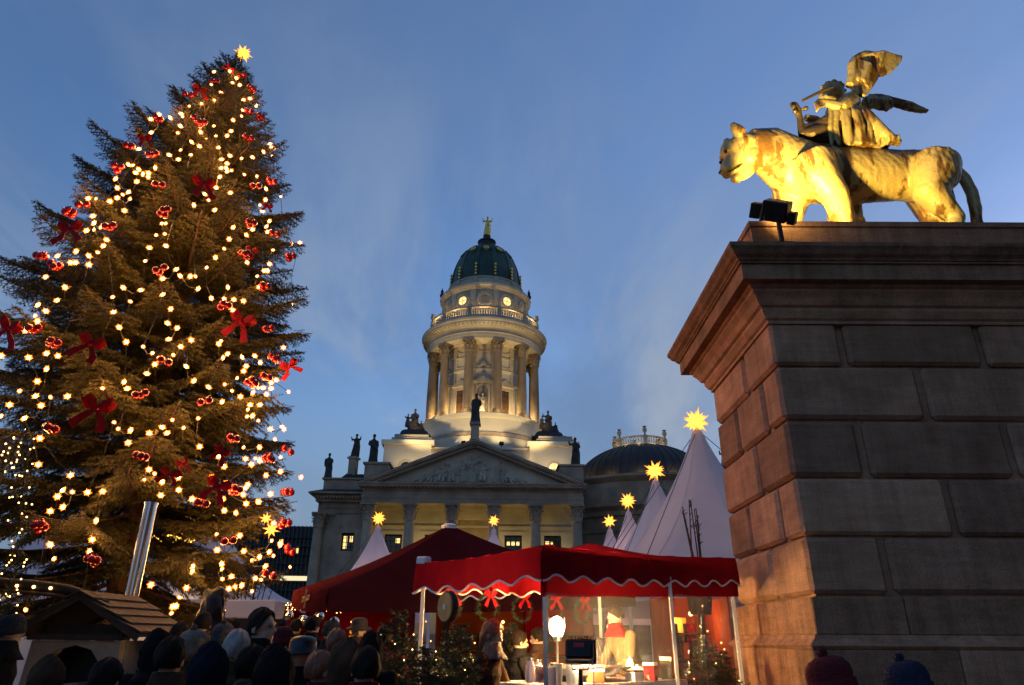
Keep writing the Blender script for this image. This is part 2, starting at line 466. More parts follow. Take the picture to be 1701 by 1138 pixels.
# base mouldings and plinth, jointed
for a, b in ((-.0, .92), (.93, 2.9), (2.91, 5.2), (5.21, PL)):
    MB().cbox(a-(.03 if a == 0 else 0), b, -.03, .3, 1.70, 2.06, .012).obj('base_stone', sandstone_b, ped)
for a, b in ((.31, 1.3), (1.31, PD)):
    MB().cbox(-.03, .3, a, b, 1.70, 2.06, .012).obj('base_stone', sandstone_b, ped)
wrap([(-.05, 1.57), (.12, 1.57), (.15, 1.60), (.12, 1.63), (.08, 1.66), (.06, 1.70), (-.05, 1.70)], 'base_moulding', sandstone_b)
for a, b in ((0, 1.3), (1.31, 3.6), (3.61, 6.1), (6.11, PL)):
    MB().cbox(a-(.14 if a == 0 else 0), b, -.14, .3, 0, 1.565, .012).obj('plinth_stone', sandstone_b, ped)
for a, b in ((.31, 1.3), (1.31, PD)):
    MB().cbox(-.14, .3, a, b, 0, 1.565, .012).obj('plinth_stone', sandstone_b, ped)

# ------------------------------------------------------------------ bronze panther with winged music maker
G0 = Vector((4.9, 8.3, 6.58))
stat = thing('bronze_statue', 'floodlit bronze group of a striding panther carrying a winged figure with a lute', 'statue', G0)
def L(x, y, z): return (x-G0.x, y-G0.y, z-G0.z)
b = MB()
yc = 8.35
b.tube([L(6.38, yc, 7.98), L(6.2, yc, 8.0), L(5.75, yc, 8.02), L(5.25, yc, 8.02), L(4.75, yc, 8.03), L(4.42, yc, 8.05), L(4.1, yc, 8.24), L(3.82, yc-.05, 8.43), L(3.55, yc-.1, 8.45)],
       [.30, .43, .41, .45, .48, .50, .46, .40, .30], 32, sy=.74)
def H(px, py, dy=0): q_ = P(px, py, 8.24); return L(q_.x, 8.24+dy, q_.z)
b.ell(H(1236, 246), (.25, .215, .24)); b.ell(H(1214, 250), (.16, .19, .17)); b.ell(H(1246, 264), (.19, .20, .17))
b.tube([H(1238, 246), H(1222, 268), H(1212, 284)], [.23, .175, .135], 18, sy=.86)
b.ell(H(1207, 280), (.105, .125, .13)); b.ell(H(1201, 286), (.055, .075, .055)); b.tube([H(1252, 270), H(1236, 288), H(1222, 297)], [.13, .10, .075], 12, sy=.85)
b.ell(H(1222, 297), (.085, .09, .065))
for dy in (-.10, .10):
    b.ell(H(1203, 256, dy), (.055, .05, .04)); b.ell(H(1209, 285, dy*.75), (.075, .06, .075))
for dy in (-.16, .16):
    b.tube([H(1226, 234, dy*.95), H(1217, 227, dy*1.08), H(1209, 219, dy*1.1)], [.10, .085, .045], 12)
# legs
b.tube([L(4.36, 8.12, 8.05), L(4.42, 8.05, 7.72), L(4.56, 8.03, 7.40), L(4.60, 8.03, 7.05), L(4.58, 8.03, 6.80), L(4.46, 8.03, 6.68)], [.34, .27, .19, .155, .12, .13], 20)
b.ell(L(4.44, 8.03, 6.68), (.20, .13, .10))
b.tube([L(4.26, 8.58, 8.0), L(4.18, 8.6, 7.65), L(4.12, 8.62, 7.35), L(4.06, 8.62, 7.0), L(3.98, 8.62, 6.75)], [.32, .25, .18, .145, .12], 12)
b.ell(L(3.90, 8.62, 6.68), (.20, .13, .10))
b.tube([L(6.15, 8.12, 8.02), L(6.05, 8.06, 7.75), L(5.93, 8.04, 7.46), L(6.08, 8.04, 7.22), L(6.18, 8.04, 7.06), L(6.10, 8.04, 6.82), L(6.02, 8.04, 6.69)], [.36, .33, .23, .16, .125, .11, .11], 20)
b.ell(L(5.94, 8.04, 6.68), (.20, .13, .10))
b.tube([L(6.25, 8.56, 7.98), L(6.34, 8.6, 7.65), L(6.36, 8.6, 7.42), L(6.56, 8.6, 7.16), L(6.68, 8.6, 7.05), L(6.62, 8.6, 6.85), L(6.56, 8.6, 6.69)], [.34, .29, .23, .15, .12, .11, .11], 20)
b.ell(L(6.48, 8.6, 6.68), (.20, .13, .10))
b.tube([L(6.30, yc, 8.20), L(6.47, yc, 8.22), L(6.60, yc, 8.14), L(6.72, yc, 7.96), L(6.77, yc, 7.72), L(6.75, yc, 7.45), L(6.70, yc, 7.2), L(6.76, yc, 6.98), L(6.92, yc, 6.82), L(7.1, yc, 6.72)],
       [.12, .10, .095, .09, .09, .085, .08, .075, .07, .06], 10)
b.ell(L(4.98, 8.62, 7.42), (.30, .12, .13), rot=(0, .15, 0))   # the rider's hanging foot on the far side
b.tube([L(5.1, 8.7, 8.2), L(5.2, 8.72, 7.8), L(5.15, 8.66, 7.45)], [.15, .13, .11], 8)
def furry(c):
    a = np.sin(c[:, 0]*23+np.sin(c[:, 2]*9)*2)*np.sin(c[:, 2]*17+c[:, 1]*11)*.002
    a += np.sin(c[:, 0]*9+c[:, 2]*6)*.004*np.clip(1-abs(c[:, 2]-1.4)/.6, 0, 1)
    a += np.sin((c[:, 0]*.9+c[:, 2]*.35)*61+np.sin(c[:, 2]*13)*1.5)*.0018
    return a
pm = remesh(b, .022, 7, furry, 'panther')
pm.materials.append(bronze)
panther = link('panther', pm, stat)
for dy in (-.125, .125): MB().ell(H(1201, 261, dy), .028, 8, 6).obj('eye', bronze_dk, panther, smooth=True)
MB().tube([H(1202, 292, -.06), H(1210, 292, -.115), H(1222, 287, -.135), H(1230, 281, -.13)], [.006, .011, .013, .005], 8).obj('mouth', bronze_dk, panther, smooth=True)
MB().ell(H(1197, 286), (.03, .045, .022), 8, 6).obj('nose', bronze_dk, panther, smooth=True)
for dy in (-.185,): MB().tube([H(1224, 233, dy*.98), H(1217, 227, dy*1.06), H(1212, 222, dy*1.06)], [.03, .03, .01], 8).obj('ear_hollow', bronze_dk, panther, smooth=True)
# rider
b = MB()
b.tube([L(5.14, 8.32, 8.34), L(5.16, 8.32, 8.62), L(5.15, 8.32, 8.88), L(5.11, 8.32, 9.12), L(5.08, 8.31, 9.28), L(5.04, 8.30, 9.38)], [.39, .37, .33, .28, .215, .11], 18, sy=.85)
b.tube([L(5.08, 8.30, 9.28), L(4.99, 8.28, 9.42)], [.10, .085], 10)
b.ell(L(5.0, 8.27, 9.53), (.185, .165, .185)); b.ell(L(4.91, 8.25, 9.46), (.13, .13, .165), rot=(0, .5, 0)); b.ell(L(4.80, 8.25, 9.43), (.035, .025, .04)); b.ell(L(4.86, 8.25, 9.33), (.06, .06, .05))
rr = rng(8)
for k in range(60):
    a = rr.uniform(0, 2*PI); t = rr.uniform(.0, 1.0)
    d = Vector((math.cos(a)*math.sin(t*2.0), math.sin(a)*math.sin(t*2.0), math.cos(t*2.0)))
    if d.x < -.30 and d.z < .45: continue
    b.ell(Vector(L(5.01, 8.27, 9.535))+Vector((d.x*.175, d.y*.155, d.z*.175)), (.042, .042, .034), 7, 5)
b.ell(L(5.14, 8.10, 9.20), (.16, .13, .15))
b.tube([L(5.14, 8.05, 9.20), L(4.99, 7.98, 9.04), L(4.90, 7.97, 8.97)], [.125, .105, .09], 10)
b.tube([L(4.90, 7.97, 8.97), L(4.76, 7.98, 9.04), L(4.64, 8.0, 9.10)], [.088, .07, .055], 8)
for k in range(4):
    b.tube([L(4.66, 7.98, 9.09-.03*k), L(4.57, 7.98-.01*k, 9.09-.045*k), L(4.53, 8.0, 9.05-.05*k)], [.027, .024, .018], 6)
b.tube([L(4.68, 8.02, 9.14), L(4.62, 8.06, 9.19)], [.028, .02], 6)
b.tube([L(5.12, 8.5, 9.20), L(4.95, 8.5, 9.0), L(4.7, 8.4, 9.1), L(4.52, 8.3, 9.06)], [.12, .1, .08, .05], 8)
# robe hanging in long vertical folds over the near side and down the back
for k in range(13):
    t = k/12
    x0 = 4.80+.50*t; x1 = 4.70+.72*t+.04*math.sin(k*2.3)
    yy = 8.03-.05*math.sin(PI*t)
    b.tube([L(x0, yy+.02, 9.10-.10*t), L((x0*.6+x1*.4), yy-.02, 8.88), L(x1, yy-.015*math.cos(k*1.7), 8.62), L(x1+.02*math.sin(k*1.3), yy+.05, 8.33-.02*math.sin(k*2.1))], [.032, .04, .042, .03], 7)
for k in range(8):
    t = k/7; a = -1.2+2.6*t
    b.tube([L(5.16+.22*math.cos(a), 8.32+.20*math.sin(a), 9.15), L(5.24+.33*math.cos(a), 8.32+.26*math.sin(a), 8.8), L(5.26+.37*math.cos(a), 8.32+.3*math.sin(a), 8.42)], [.03, .045, .05], 7)
b.tube([L(5.28, 8.0, 8.92), L(5.36, 7.98, 8.70), L(5.45, 7.97, 8.50), L(5.55, 7.98, 8.38), L(5.66, 8.02, 8.34)], [.06, .075, .08, .075, .06], 9)
b.tube([L(5.42, 8.05, 8.66), L(5.50, 8.02, 8.46), L(5.60, 8.04, 8.38)], [.09, .07, .06], 8)
for q in range(3): b.ell(L(5.48+.07*q, 7.99, 8.39), (.03, .085, .085-.01*q))
b.tube([L(5.4, 8.35, 8.7), L(5.62, 8.32, 8.45)], [.22, .10], 10)
rm = remesh(b, .0135, 1, None, 'rider')
rm.materials.append(bronze); rider = link('winged_rider', rm, stat)
# lute: neck, bent scroll with pegs, belly; and the bow
b = MB()
b.tube([L(4.36, 8.2, 8.62), L(4.375, 8.2, 8.95), L(4.36, 8.18, 9.12), L(4.31, 8.17, 9.20)], [.065, .05, .05, .06], 8)
b.ell(L(4.30, 8.17, 9.20), (.06, .045, .045))
for (dx, dz) in ((-.085, 9.12), (-.075, 9.03), (.085, 9.09)):
    b.tube([L(4.37, 8.16, dz), L(4.37+dx, 8.13, dz)], [.02, .018], 6); b.ell(L(4.37+dx*1.1, 8.13, dz), (.042, .04, .042), 8, 6)
b.tube([L(4.40, 8.2, 8.78), L(4.55, 8.18, 8.72), L(4.72, 8.15, 8.76), L(4.9, 8.14, 8.72)], [.07, .14, .20, .24], 12, sy=.55)
b.ell(L(4.68, 8.18, 8.62), (.34, .16, .15), rot=(0, .1, 0))
lm = remesh(b, .016, 2, None, 'lute'); lm.materials.append(bronze_dk); link('lute', lm, stat)
MB().tube([L(4.40, 8.08, 9.19), L(4.62, 8.03, 9.29), L(4.86, 7.99, 9.38)], [.02, .022, .022], 6).obj('bow', bronze_dk, stat)
# wings
def wing(poly, Y0, lean, name):
    pts = [P(1300+x/5.99, 80+y/5.99, Y0) for x, y in poly]
    c = sum(pts, Vector())/len(pts)
    base = pts[0]
    b = MB()
    f = []
    for p in pts: f.append(Vector(L(p.x, p.y+lean*((p-base).length), p.z)))
    bm = bmesh.new(); vs = [bm.verts.new(q) for q in f]; fc = bm.faces.new(vs)
    bmesh.ops.triangulate(bm, faces=[fc]); bm.verts.index_update()
    tri = [[v.index for v in t.verts] for t in bm.faces]; bm.free()
    k = len(f); off = Vector((0, .07, 0))
    b.add([q-off*.5 for q in f]+[q+off*.5 for q in f], tri+[[i+k for i in t[::-1]] for t in tri]+[(i, (i+1) % k, k+(i+1) % k, k+i) for i in range(k)])
    return b, f
up, f1 = wing([(740, 470), (662, 385), (682, 300), (672, 200), (700, 155), (740, 125), (800, 100), (850, 95), (930, 102), (1000, 117), (1080, 132), (1145, 150), (1138, 195), (1100, 240), (1050, 280), (990, 300), (930, 308), (925, 345), (900, 385), (860, 440), (810, 492)], 8.05, -.12, 'wing')
A = [Vector(v) for v in f1]
for i in range(9):      # long quills down the outer wing, short coverts near the shoulder
    s0 = A[5].lerp(A[8], i/8); e0 = A[11].lerp(A[16], i/8)
    up.tube([s0, s0.lerp(e0, .5)+Vector((0, -.08, .01)), e0], [.03, .035, .014], 6)
for i in range(8):
    s0 = A[2].lerp(A[4], i/7); e0 = A[19].lerp(A[16], i/7)
    up.tube([s0, s0.lerp(e0, .5)+Vector((0, -.085, 0)), e0], [.03, .034, .02], 6)
up.tube([A[1], A[2], A[3], A[4], A[5], A[6], A[7]], [.07, .075, .075, .07, .06, .05, .03], 8)
wm = remesh(up, .013, 0, None, 'wing'); wm.materials.append(bronze); link('wing', wm, stat)
lo, f2 = wing([(770, 560), (800, 500), (880, 452), (930, 443), (985, 440), (1060, 452), (1130, 465), (1220, 485), (1300, 502), (1400, 528), (1500, 563), (1490, 575), (1430, 582), (1370, 580), (1300, 576), (1240, 566), (1180, 552), (1130, 545), (1100, 575), (1060, 600), (1020, 590), (980, 595), (930, 580), (880, 592), (845, 590)], 8.62, .12, 'wing')
A = [Vector(v) for v in f2]
for i in range(7):
    s0 = A[6].lerp(A[8], i/6); e0 = A[10].lerp(A[16], i/6)
    lo.tube([s0, s0.lerp(e0, .5)+Vector((0, -.03, .0)), e0], [.025, .03, .012], 6)
for i in range(7):
    s0 = A[2].lerp(A[5], i/6); e0 = A[24].lerp(A[18], i/6)
    lo.tube([s0, s0.lerp(e0, .5)+Vector((0, -.045, 0)), e0], [.035, .035, .02], 6)
wm = remesh(lo, .012, 0, None, 'wing'); wm.materials.append(bronze); link('wing', wm, stat)

# floodlight that lights the panther: three box heads on a bracket standing on the cornice ledge
FY = 7.12
fpos = P(1290, 350, FY)
fl = thing('floodlight', 'black box floodlight with side flaps bracketed on the cornice before the panther', 'floodlight', (fpos.x, fpos.y, 6.01))
zf = fpos.z-6.01
tl = rad(27)
hd = link('lamp_head', None, fl, (0, 0, zf), (rad(38), tl, rad(-28)))
MB().cbox(-.155, .155, -.12, .10, -.125, .125, .015).obj('housing', iron, hd)
MB().box(-.135, .135, .101, .106, -.105, .105).obj('lens', lens_m, hd)
MB().cbox(-.30, -.175, -.10, .02, -.12, .07, .008).obj('side_box', iron, hd)
MB().cbox(.17, .26, -.10, .02, -.13, .02, .008).obj('side_box', iron, hd)
MB().bar((-.19, 0, -.14), (-.155, 0, -.14), .03, .03).obj('hinge', iron, hd)
MB().tube([(0, 0, 0), (0, 0, zf-.06)], .03).box(-.12, .12, -.09, .09, -.002, .03).bar((-.17, 0, zf-.1), (.17, 0, zf-.1), .03, .05).obj('bracket', iron, fl)
aim = Vector((4.75, 8.2, 8.15))
dirv = (aim-fpos).normalized()
lamp('flood_beam', 'SPOT', fpos+dirv*.2+Vector((0, 0, .1)), 520, (1.0, .66, .14), None, aim, .07, 92, .3)
# ------------------------------------------------------------------ church with domed tower
CX, CY, CYAW = -4.4, 80.0, rad(1.6)
ch = thing('church', 'domed stone church with columned portico, round colonnaded tower and green copper dome', 'church', (CX, CY, 0), CYAW)
CM = Matrix.Translation((CX, CY, 0)) @ Matrix.Rotation(CYAW, 4, 'Z')
def CW(u, v, z): return CM @ Vector((u, v, z))
WARM = (1.0, .74, .36)
YEL = (1.0, .78, .25)

def wallgrid(m, axis, a0, a1, z0, z1, d0, d1, holes):
    """wall slab with rectangular openings; axis 'x' runs along u"""
    xs = sorted({a0, a1, *[h[0] for h in holes], *[h[1] for h in holes]})
    zs = sorted({z0, z1, *[h[2] for h in holes], *[h[3] for h in holes]})
    for i in range(len(xs)-1):
        for j in range(len(zs)-1):
            cx_, cz_ = (xs[i]+xs[i+1])/2, (zs[j]+zs[j+1])/2
            if any(h[0] < cx_ < h[1] and h[2] < cz_ < h[3] for h in holes): continue
            m.box(xs[i], xs[i+1], d0, d1, zs[j], zs[j+1])
    return m
def window(par, u, v, z0, z1, w_, pane=glass, nx=3, nz=3, fr=.14, sur=True, lit=None):
    """framed window facing -v, standing in an opening"""
    wd = MB()
    wd.box(u-w_/2, u-w_/2+fr, v, v+.12, z0, z1).box(u+w_/2-fr, u+w_/2, v, v+.12, z0, z1)
    wd.box(u-w_/2, u+w_/2, v-.003, v+.12, z0-.002, z0+fr).box(u-w_/2, u+w_/2, v-.003, v+.12, z1-fr, z1+.002)
    for i in range(1, nx): x = u-w_/2+w_*i/nx; wd.box(x-.035, x+.035, v+.02, v+.09, z0+fr, z1-fr)
    for i in range(1, nz): z = z0+(z1-z0)*i/nz; wd.box(u-w_/2+fr, u+w_/2-fr, v+.025, v+.085, z-.03, z+.03)
    o = wd.obj('window', iron, par)
    MB().box(u-w_/2+.02, u+w_/2-.02, v+.10, v+.13, z0+.02, z1-.02).obj('pane', pane, o)
    if lit:
        for (x0, x1, za, zb) in lit:
            MB().box(u+x0, u+x1, v+.092, v+.098, z0+za, z0+zb).obj('lit_lamp', litpane, o)
    if sur:
        s_ = MB(); f = .28
        s_.box(u-w_/2-f, u-w_/2+.003, v-.42, v+.05, z0-.1, z1+.003).box(u+w_/2-.003, u+w_/2+f, v-.42, v+.05, z0-.1, z1+.003)
        s_.box(u-w_/2-f, u+w_/2+f, v-.423, v+.05, z1, z1+f).box(u-w_/2-f-.15, u+w_/2+f+.15, v-.52, v+.05, z1+f, z1+f+.16)
        s_.box(u-w_/2-f-.1, u+w_/2+f+.1, v-.5, v+.05, z0-.28, z0-.1)
        s_.obj('surround', stone, o)
    return o
# Corinthian capital: bell, two tiers of curling leaves, corner volutes, abacus (unit: foot radius 1, height h)
def capital_mesh(r0, h, name, mat):
    m = MB()
    m.lathe([(r0*.98, 0), (r0*1.08, .03*h), (r0*1.08, .06*h), (r0*.97, .07*h), (r0*.97, .5*h), (r0*1.08, .75*h), (r0*1.3, .86*h), (r0*.5, .87*h)], 20)
    for tier, (zb, zt, ro, nn, ph) in enumerate(((.07, .46, 1.38, 8, 0), (.30, .68, 1.5, 8, PI/8))):
        for k in range(nn):
            a = 2*PI*k/nn+ph
            ca, sa = math.cos(a), math.sin(a)
            def pt(rr, t, z): return (rr*ca-t*sa, rr*sa+t*ca, z)
            w_ = r0*.30
            ring = [(r0*1.0, w_*.9, zb*h), (r0*1.05, w_*1.15, (zb*.5+zt*.5)*h), (r0*1.2, w_*.95, (zt-.05)*h), (r0*ro, w_*.65, zt*h), (r0*(ro+.05), w_*.4, (zt-.09)*h)]
            vs = []
            for rr, t, z in ring: vs += [pt(rr, -t, z), pt(rr+.05*r0, 0, z), pt(rr, t, z)]
            fs = []
            for i in range(4):
                for j in range(2): fs.append((i*3+j, i*3+j+1, i*3+j+4, i*3+j+3))
            m.add(vs, fs)
    for k in range(4):
        a = PI/4+PI/2*k
        c_ = (math.cos(a)*r0*1.55, math.sin(a)*r0*1.55, h*.78)
        m.ell(c_, (r0*.22, r0*.22, r0*.2), 8, 6)
        m.tube([(math.cos(a)*r0*1.0, math.sin(a)*r0*1.0, h*.55), (math.cos(a)*r0*1.3, math.sin(a)*r0*1.3, h*.72), c_], [r0*.12, r0*.12, r0*.1], 6)
    s_ = r0*1.45
    poly = []
    for k in range(4):
        a = PI/4+PI/2*k
        poly += [(math.cos(a-.08)*s_*1.22, math.sin(a-.08)*s_*1.22), (math.cos(a+.08)*s_*1.22, math.sin(a+.08)*s_*1.22)]
        for t in (.3, .5, .7):
            b_ = a+PI/2*t; rr = s_*(.9 if t == .5 else .98)
            poly.append((math.cos(b_)*rr, math.sin(b_)*rr))
    m.ngon([(x, y, h*.88) for x, y in poly], (0, 0, h*.12))
    return m.mesh(name, mat, smooth=40)
def shaft_mesh(r0, r1, h, name, mat, plinth=True):
    m = MB()
    m.lathe([(r0*1.38, .0), (r0*1.38, .12*r0*2), (r0*1.25, .16*r0*2), (r0*1.18, .22*r0*2), (r0*1.26, .30*r0*2), (r0*1.12, .36*r0*2), (r0*1.0, .42*r0*2),
             (r0*1.0, h*.33), (r0*.97+r1*.03, h*.45), ((r0+r1)*.5, h*.72), (r1, h-.08), (r1*1.08, h-.07), (r1*1.08, h)], 24)
    if plinth: m.box(-r0*1.42, r0*1.42, -r0*1.42, r0*1.42, -.35, .001)
    return m.mesh(name, mat, smooth=40)

# ---- portico
pz0, pz1, pz2 = 2.4, 13.95, 15.85
cap_p = capital_mesh(.66, pz2-pz1, 'capital', stone_dk)
sh_p = shaft_mesh(.70, .56, pz1-pz0, 'column', stone_dk)
def column(u, v, sh, cap, z0, z1, rot=0):
    c = link('column', sh, ch, (u, v, z0), (0, 0, rot))
    link('capital', cap, c, (0, 0, z1-z0))
    return c
for u in (-11.95, -7.2, -2.4, 2.4, 7.2, 11.95): column(u, 0, sh_p, cap_p, pz0, pz1)
st = MB()
for k in range(12): st.box(-13.4, 13.4, -1.6-.34*k, 4.4, 2.05-.17*(k+1) if k else 1.88, 2.05-.17*k)
st.obj('front_steps', stone_dk, ch)
m = MB()
m.box(-12.75, 12.75, -.75, .75, 15.85, 16.35).box(-12.8, 12.8, -.8, .8, 16.352, 16.75)
m.obj('architrave', stone_dk, ch)
m = MB(); m.box(-12.7, 12.7, -.7, 4.5, 16.752, 17.28).obj('frieze', stone_dk, ch)
def corn_prof(): return [(0, 0), (.12, .04), (.2, .16), (.2, .24), (.75, .26), (.75, .42), (.85, .46), (.95, .6), (.95, .66)]
m = MB()
for (a, b_, za, zb) in ((.14, .0, 17.28, 17.44), (.28, 0, 17.44, 17.52), (.85, 0, 17.62, 17.80), (.95, 0, 17.80, 17.90), (1.05, 0, 17.90, 18.02)):
    m.box(-12.7-a*.45, 12.7+a*.45, -.72-a, 4.5, za+.001, zb)
m.box(-12.7, 12.7, -1.0, 4.5, 17.52, 17.62)
m.obj('cornice', stone_dk, ch)
m = MB()
for k in range(58): u = -12.75+25.5*k/57; m.box(u-.11, u+.11, -1.42, -1.0, 17.50, 17.618)
stuff(m.obj('modillions', stone, ch))
m = MB()
for k in range(110): u = -12.75+25.5*k/109; m.box(u-.07, u+.07, -1.0, -.85, 17.40, 17.50)
stuff(m.obj('dentils', stone_dk, ch))
# pediment: raking cornices, tympanum, relief
APZ, HW = 23.15, 13.15
sl_ = (APZ-18.02)/HW
m = MB()
for s_ in (-1, 1):
    for off, dep, th in ((0, 1.75, .2), (-.2, 1.6, .18), (-.38, 1.2, .22), (-.6, .95, .16)):
        a = (s_*(HW+.05+off*.6), 18.02+off*.15); b_ = (0, APZ+off)
        e_ = (s_*HW, 18.02)
        poly = [(s_*(HW+off/sl_*.0), 0, 18.03+max(0, off+0)), ]
        # strip parallel to the slope, clipped at the horizontal cornice
        z_top0 = 18.05; x_top = HW + off/sl_ if off else HW
        z_bot = off-th
        x_bot = HW + z_bot/sl_
        p_ = [(s_*x_top, -dep, 18.03), (0, -dep, APZ+off), (0, -dep, APZ+z_bot+.004), (s_*x_bot, -dep, 18.03)]
        m.ngon(p_, (0, dep+.6, 0))
m.obj('raking_cornice', stone_dk, ch)
m = MB()
for s_ in (-1, 1):
    n_ = 30
    for k in range(n_):
        x = s_*(.5+(HW-2.6)*k/(n_-1)); z = APZ-.66-abs(x)*sl_
        m.box(x-.11, x+.11, -1.35, -.95, z-.06, z+.12)
stuff(m.obj('raking_modillions', stone, ch))
m = MB(); m.ngon([(-HW+1.4, -.35, 18.03), (HW-1.4, -.35, 18.03), (0, -.35, APZ-.6)], (0, .8, 0)); m.obj('tympanum', stone, ch)
m = MB()
m.add([(-HW-.1, -1.75, 18.04), (0, -1.75, APZ+.04), (HW+.1, -1.75, 18.04), (-HW-.1, 11, 18.04), (0, 11, APZ+.04), (HW+.1, 11, 18.04)], [(0, 1, 4, 3), (1, 2, 5, 4), (3, 4, 5)])
m.obj('portico_roof', lead, ch)
# portico back wall with windows
holes = [(u-1.05, u+1.05, 10.9, 13.05) for u in (-9.55, -4.8, 4.8, 9.55)]+[(-1.9, 1.9, 2.0, 14.9)]
m = MB(); wallgrid(m, 'x', -12.7, 12.7, 0, 16.75, 4.5, 5.3, holes); m.obj('portico_wall', stone, ch)
m = MB(); m.box(-12.7, 12.7, 4.38, 4.498, 13.9, 14.1).box(-12.7, 12.7, 4.40, 4.498, 15.9, 16.74)
m.box(-12.7, 12.7, 4.44, 4.498, 10.2, 10.5)
m.obj('string_course', stone, ch)
m = MB(); m.box(-12.7, 12.7, .75, 4.4, 16.70, 16.752).obj('portico_ceiling', stone, ch)
for u, lit in ((-9.55, [(.25, .75, 1.2, 1.75)]), (-4.8, None), (4.8, [(-.75, -.35, 1.05, 1.5), (-.2, .2, 1.05, 1.5), (.35, .75, 1.05, 1.5)]), (9.55, [(-.85, -.4, 1.2, 1.55), (-.2, .05, 1.2, 1.5)])):
    window(ch, u, 4.95, 10.9, 13.05, 2.1, lit=lit)
# deep doorway in the middle bay
m = MB(); m.box(-1.9, 1.9, 7.4, 7.6, 2, 15.2).box(-2.1, -1.9, 5.3, 7.5, 2, 15.2).box(1.9, 2.1, 5.3, 7.5, 2, 15.2).box(-2.1, 2.1, 5.3, 7.5, 14.9, 15.1)
m.box(-1.9, 1.9, 7.2, 7.39, 14.1, 14.5); m.obj('doorway_niche', plaster, ch)
window(ch, 0, 7.25, 12.6, 13.6, 1.7, nx=4, nz=2, sur=False)
m = MB(); m.box(-1.3, 1.3, 7.25, 7.39, 2.05, 9.5); m.obj('door', wood_dk, ch)

# ---- church body and wings
m = MB(); m.box(-13.0, 13.0, 5.3, 11.0, 0, 18.0); m.obj('wall', stone_dk, ch)
# attic blocks at both ends of the pediment (carry statues)
for s_ in (-1, 1):
    m = MB(); m.box(s_*10.2 if s_ > 0 else -13.1, 13.1 if s_ > 0 else -10.2, 1.2, 9.0, 18.05, 20.75)
    m.box(*(sorted((s_*10.05, s_*13.3))), 1.0, 9.2, 20.75, 20.98)
    m.obj('attic_block', stone_dk, ch)
# left wing
hole = [(-15.1, -13.5, 10.75, 12.75)]
m = MB(); wallgrid(m, 'x', -17.4, -12.72, 0, 14.9, 1.4, 2.2, hole)
m.box(-17.4, -13.0, 2.2, 12, 0, 14.9)
m.obj('wall', stone_dk, ch)
window(ch, -14.3, 1.95, 10.75, 12.75, 1.6, nx=3, nz=4, lit=[(-.62, -.2, .3, 1.7), (.1, .45, 1.0, 1.7)])
m = MB(); m.box(-17.6, -12.7, 1.25, 2.2, 14.902, 15.5).box(-17.7, -12.7, 1.15, 2.2, 15.502, 16.2).box(-18.5, -12.72, .35, 12, 16.7, 16.95).box(-18.3, -12.72, .6, 12, 16.2, 16.7)
m.box(-19.0, -12.72, -.3, 12, 16.95, 17.12)
m.box(-18.3, -16.6, 2.2, 6, 14.9, 16.2)
m.obj('wing_entablature', stone_dk, ch)
m = MB()
for k in range(16): m.box(-18.4+.36*k, -18.22+.36*k, .05, .6, 16.5, 16.69)
stuff(m.obj('modillions', stone_dk, ch))
m = MB(); m.add([(-19.0, -.3, 17.12), (-12.8, -.3, 17.12), (-12.8, 1.5, 17.75), (-17.8, 1.5, 17.75), (-17.8, 11, 17.75), (-19, 11, 17.12)], [(0, 1, 2, 3), (0, 3, 4, 5)]); m.obj('wing_eave_roof', lead, ch)
m = MB(); m.box(-17.8, -13.12, 1.5, 11, 17.2, 18.9).box(-18.0, -13.12, 1.3, 11.2, 18.9, 19.1); m.obj('wing_parapet', stone_dk, ch)
m = MB(); m.ngon([(-16.6, 3.0, 19.1), (-13.1, 3.0, 19.1), (-13.1, 3.0, 19.9), (-15.6, 3.0, 19.9)], (0, 7, 0)); m.obj('wing_roof', lead, ch)
cap_w = capital_mesh(.60, 1.7, 'capital', stone_dk); sh_w = shaft_mesh(.62, .52, 10.8, 'column', stone_dk)
for u, v in ((-17.7, 1.0), (-16.75, 2.0), (-17.7, 4.6)): column(u, v, sh_w, cap_w, 2.4, 13.2)
# capitals of flat pilasters on the wing
for u in (-12.9,):
    m = MB(); m.box(u-.6, u+.6, 1.0, 1.4, 0, 13.2); m.obj('pilaster', stone_dk, ch)
# right: rotunda of the old church with low lead dome
RU, RV = 25.2, 24.0
m = MB()
m.lathe([(16.2, 0), (16.2, 16.2), (16.6, 16.3), (16.6, 16.9), (17.3, 17.4), (17.3, 17.7), (16.4, 17.8), (16.4, 20.6), (16.7, 20.8), (17.2, 21.2), (17.2, 21.5), (16, 21.6), (11, 22.4)], 64, (RU, RV))
m.lathe([(16.25, 14.2), (16.4, 14.25), (16.4, 14.6), (16.25, 14.65)], 64, (RU, RV), cap=False)
m.obj('rotunda_wall', stone_dk, ch, smooth=30)
for a in (-PI/2-.55, -PI/2-.15, -PI/2+.25):
    g = link('blind_window', None, ch, (RU+math.cos(a)*16.2, RV+math.sin(a)*16.2, 0), (0, 0, a+PI/2))
    MB().box(-1.2, -.9, -.3, .1, 6, 11).box(.9, 1.2, -.3, .1, 6, 11).box(-1.35, 1.35, -.35, .1, 11, 11.4).obj('frame', stone_dk, g)
    MB().ngon([(-1.6, -.45, 11.4), (1.6, -.45, 11.4), (0, -.45, 12.5)], (0, .5, 0)).obj('gable', stone_dk, g)
    MB().box(-.9, .9, -.05, .1, 6, 11).obj('pane', glass, g)
DR = 10.2
prof = [(DR, 22.0), (DR, 22.9)]
for k in range(13):
    t = k/12; a = t*1.08
    prof.append((DR*math.cos(a)+.0, 22.9+DR*.80*math.sin(a)*.78))
m = MB(); m.lathe(prof, 72, (RU, RV)); m.lathe([(DR+.6, 21.6), (DR+.6, 22.6), (DR, 22.7)], 72, (RU, RV), cap=False)
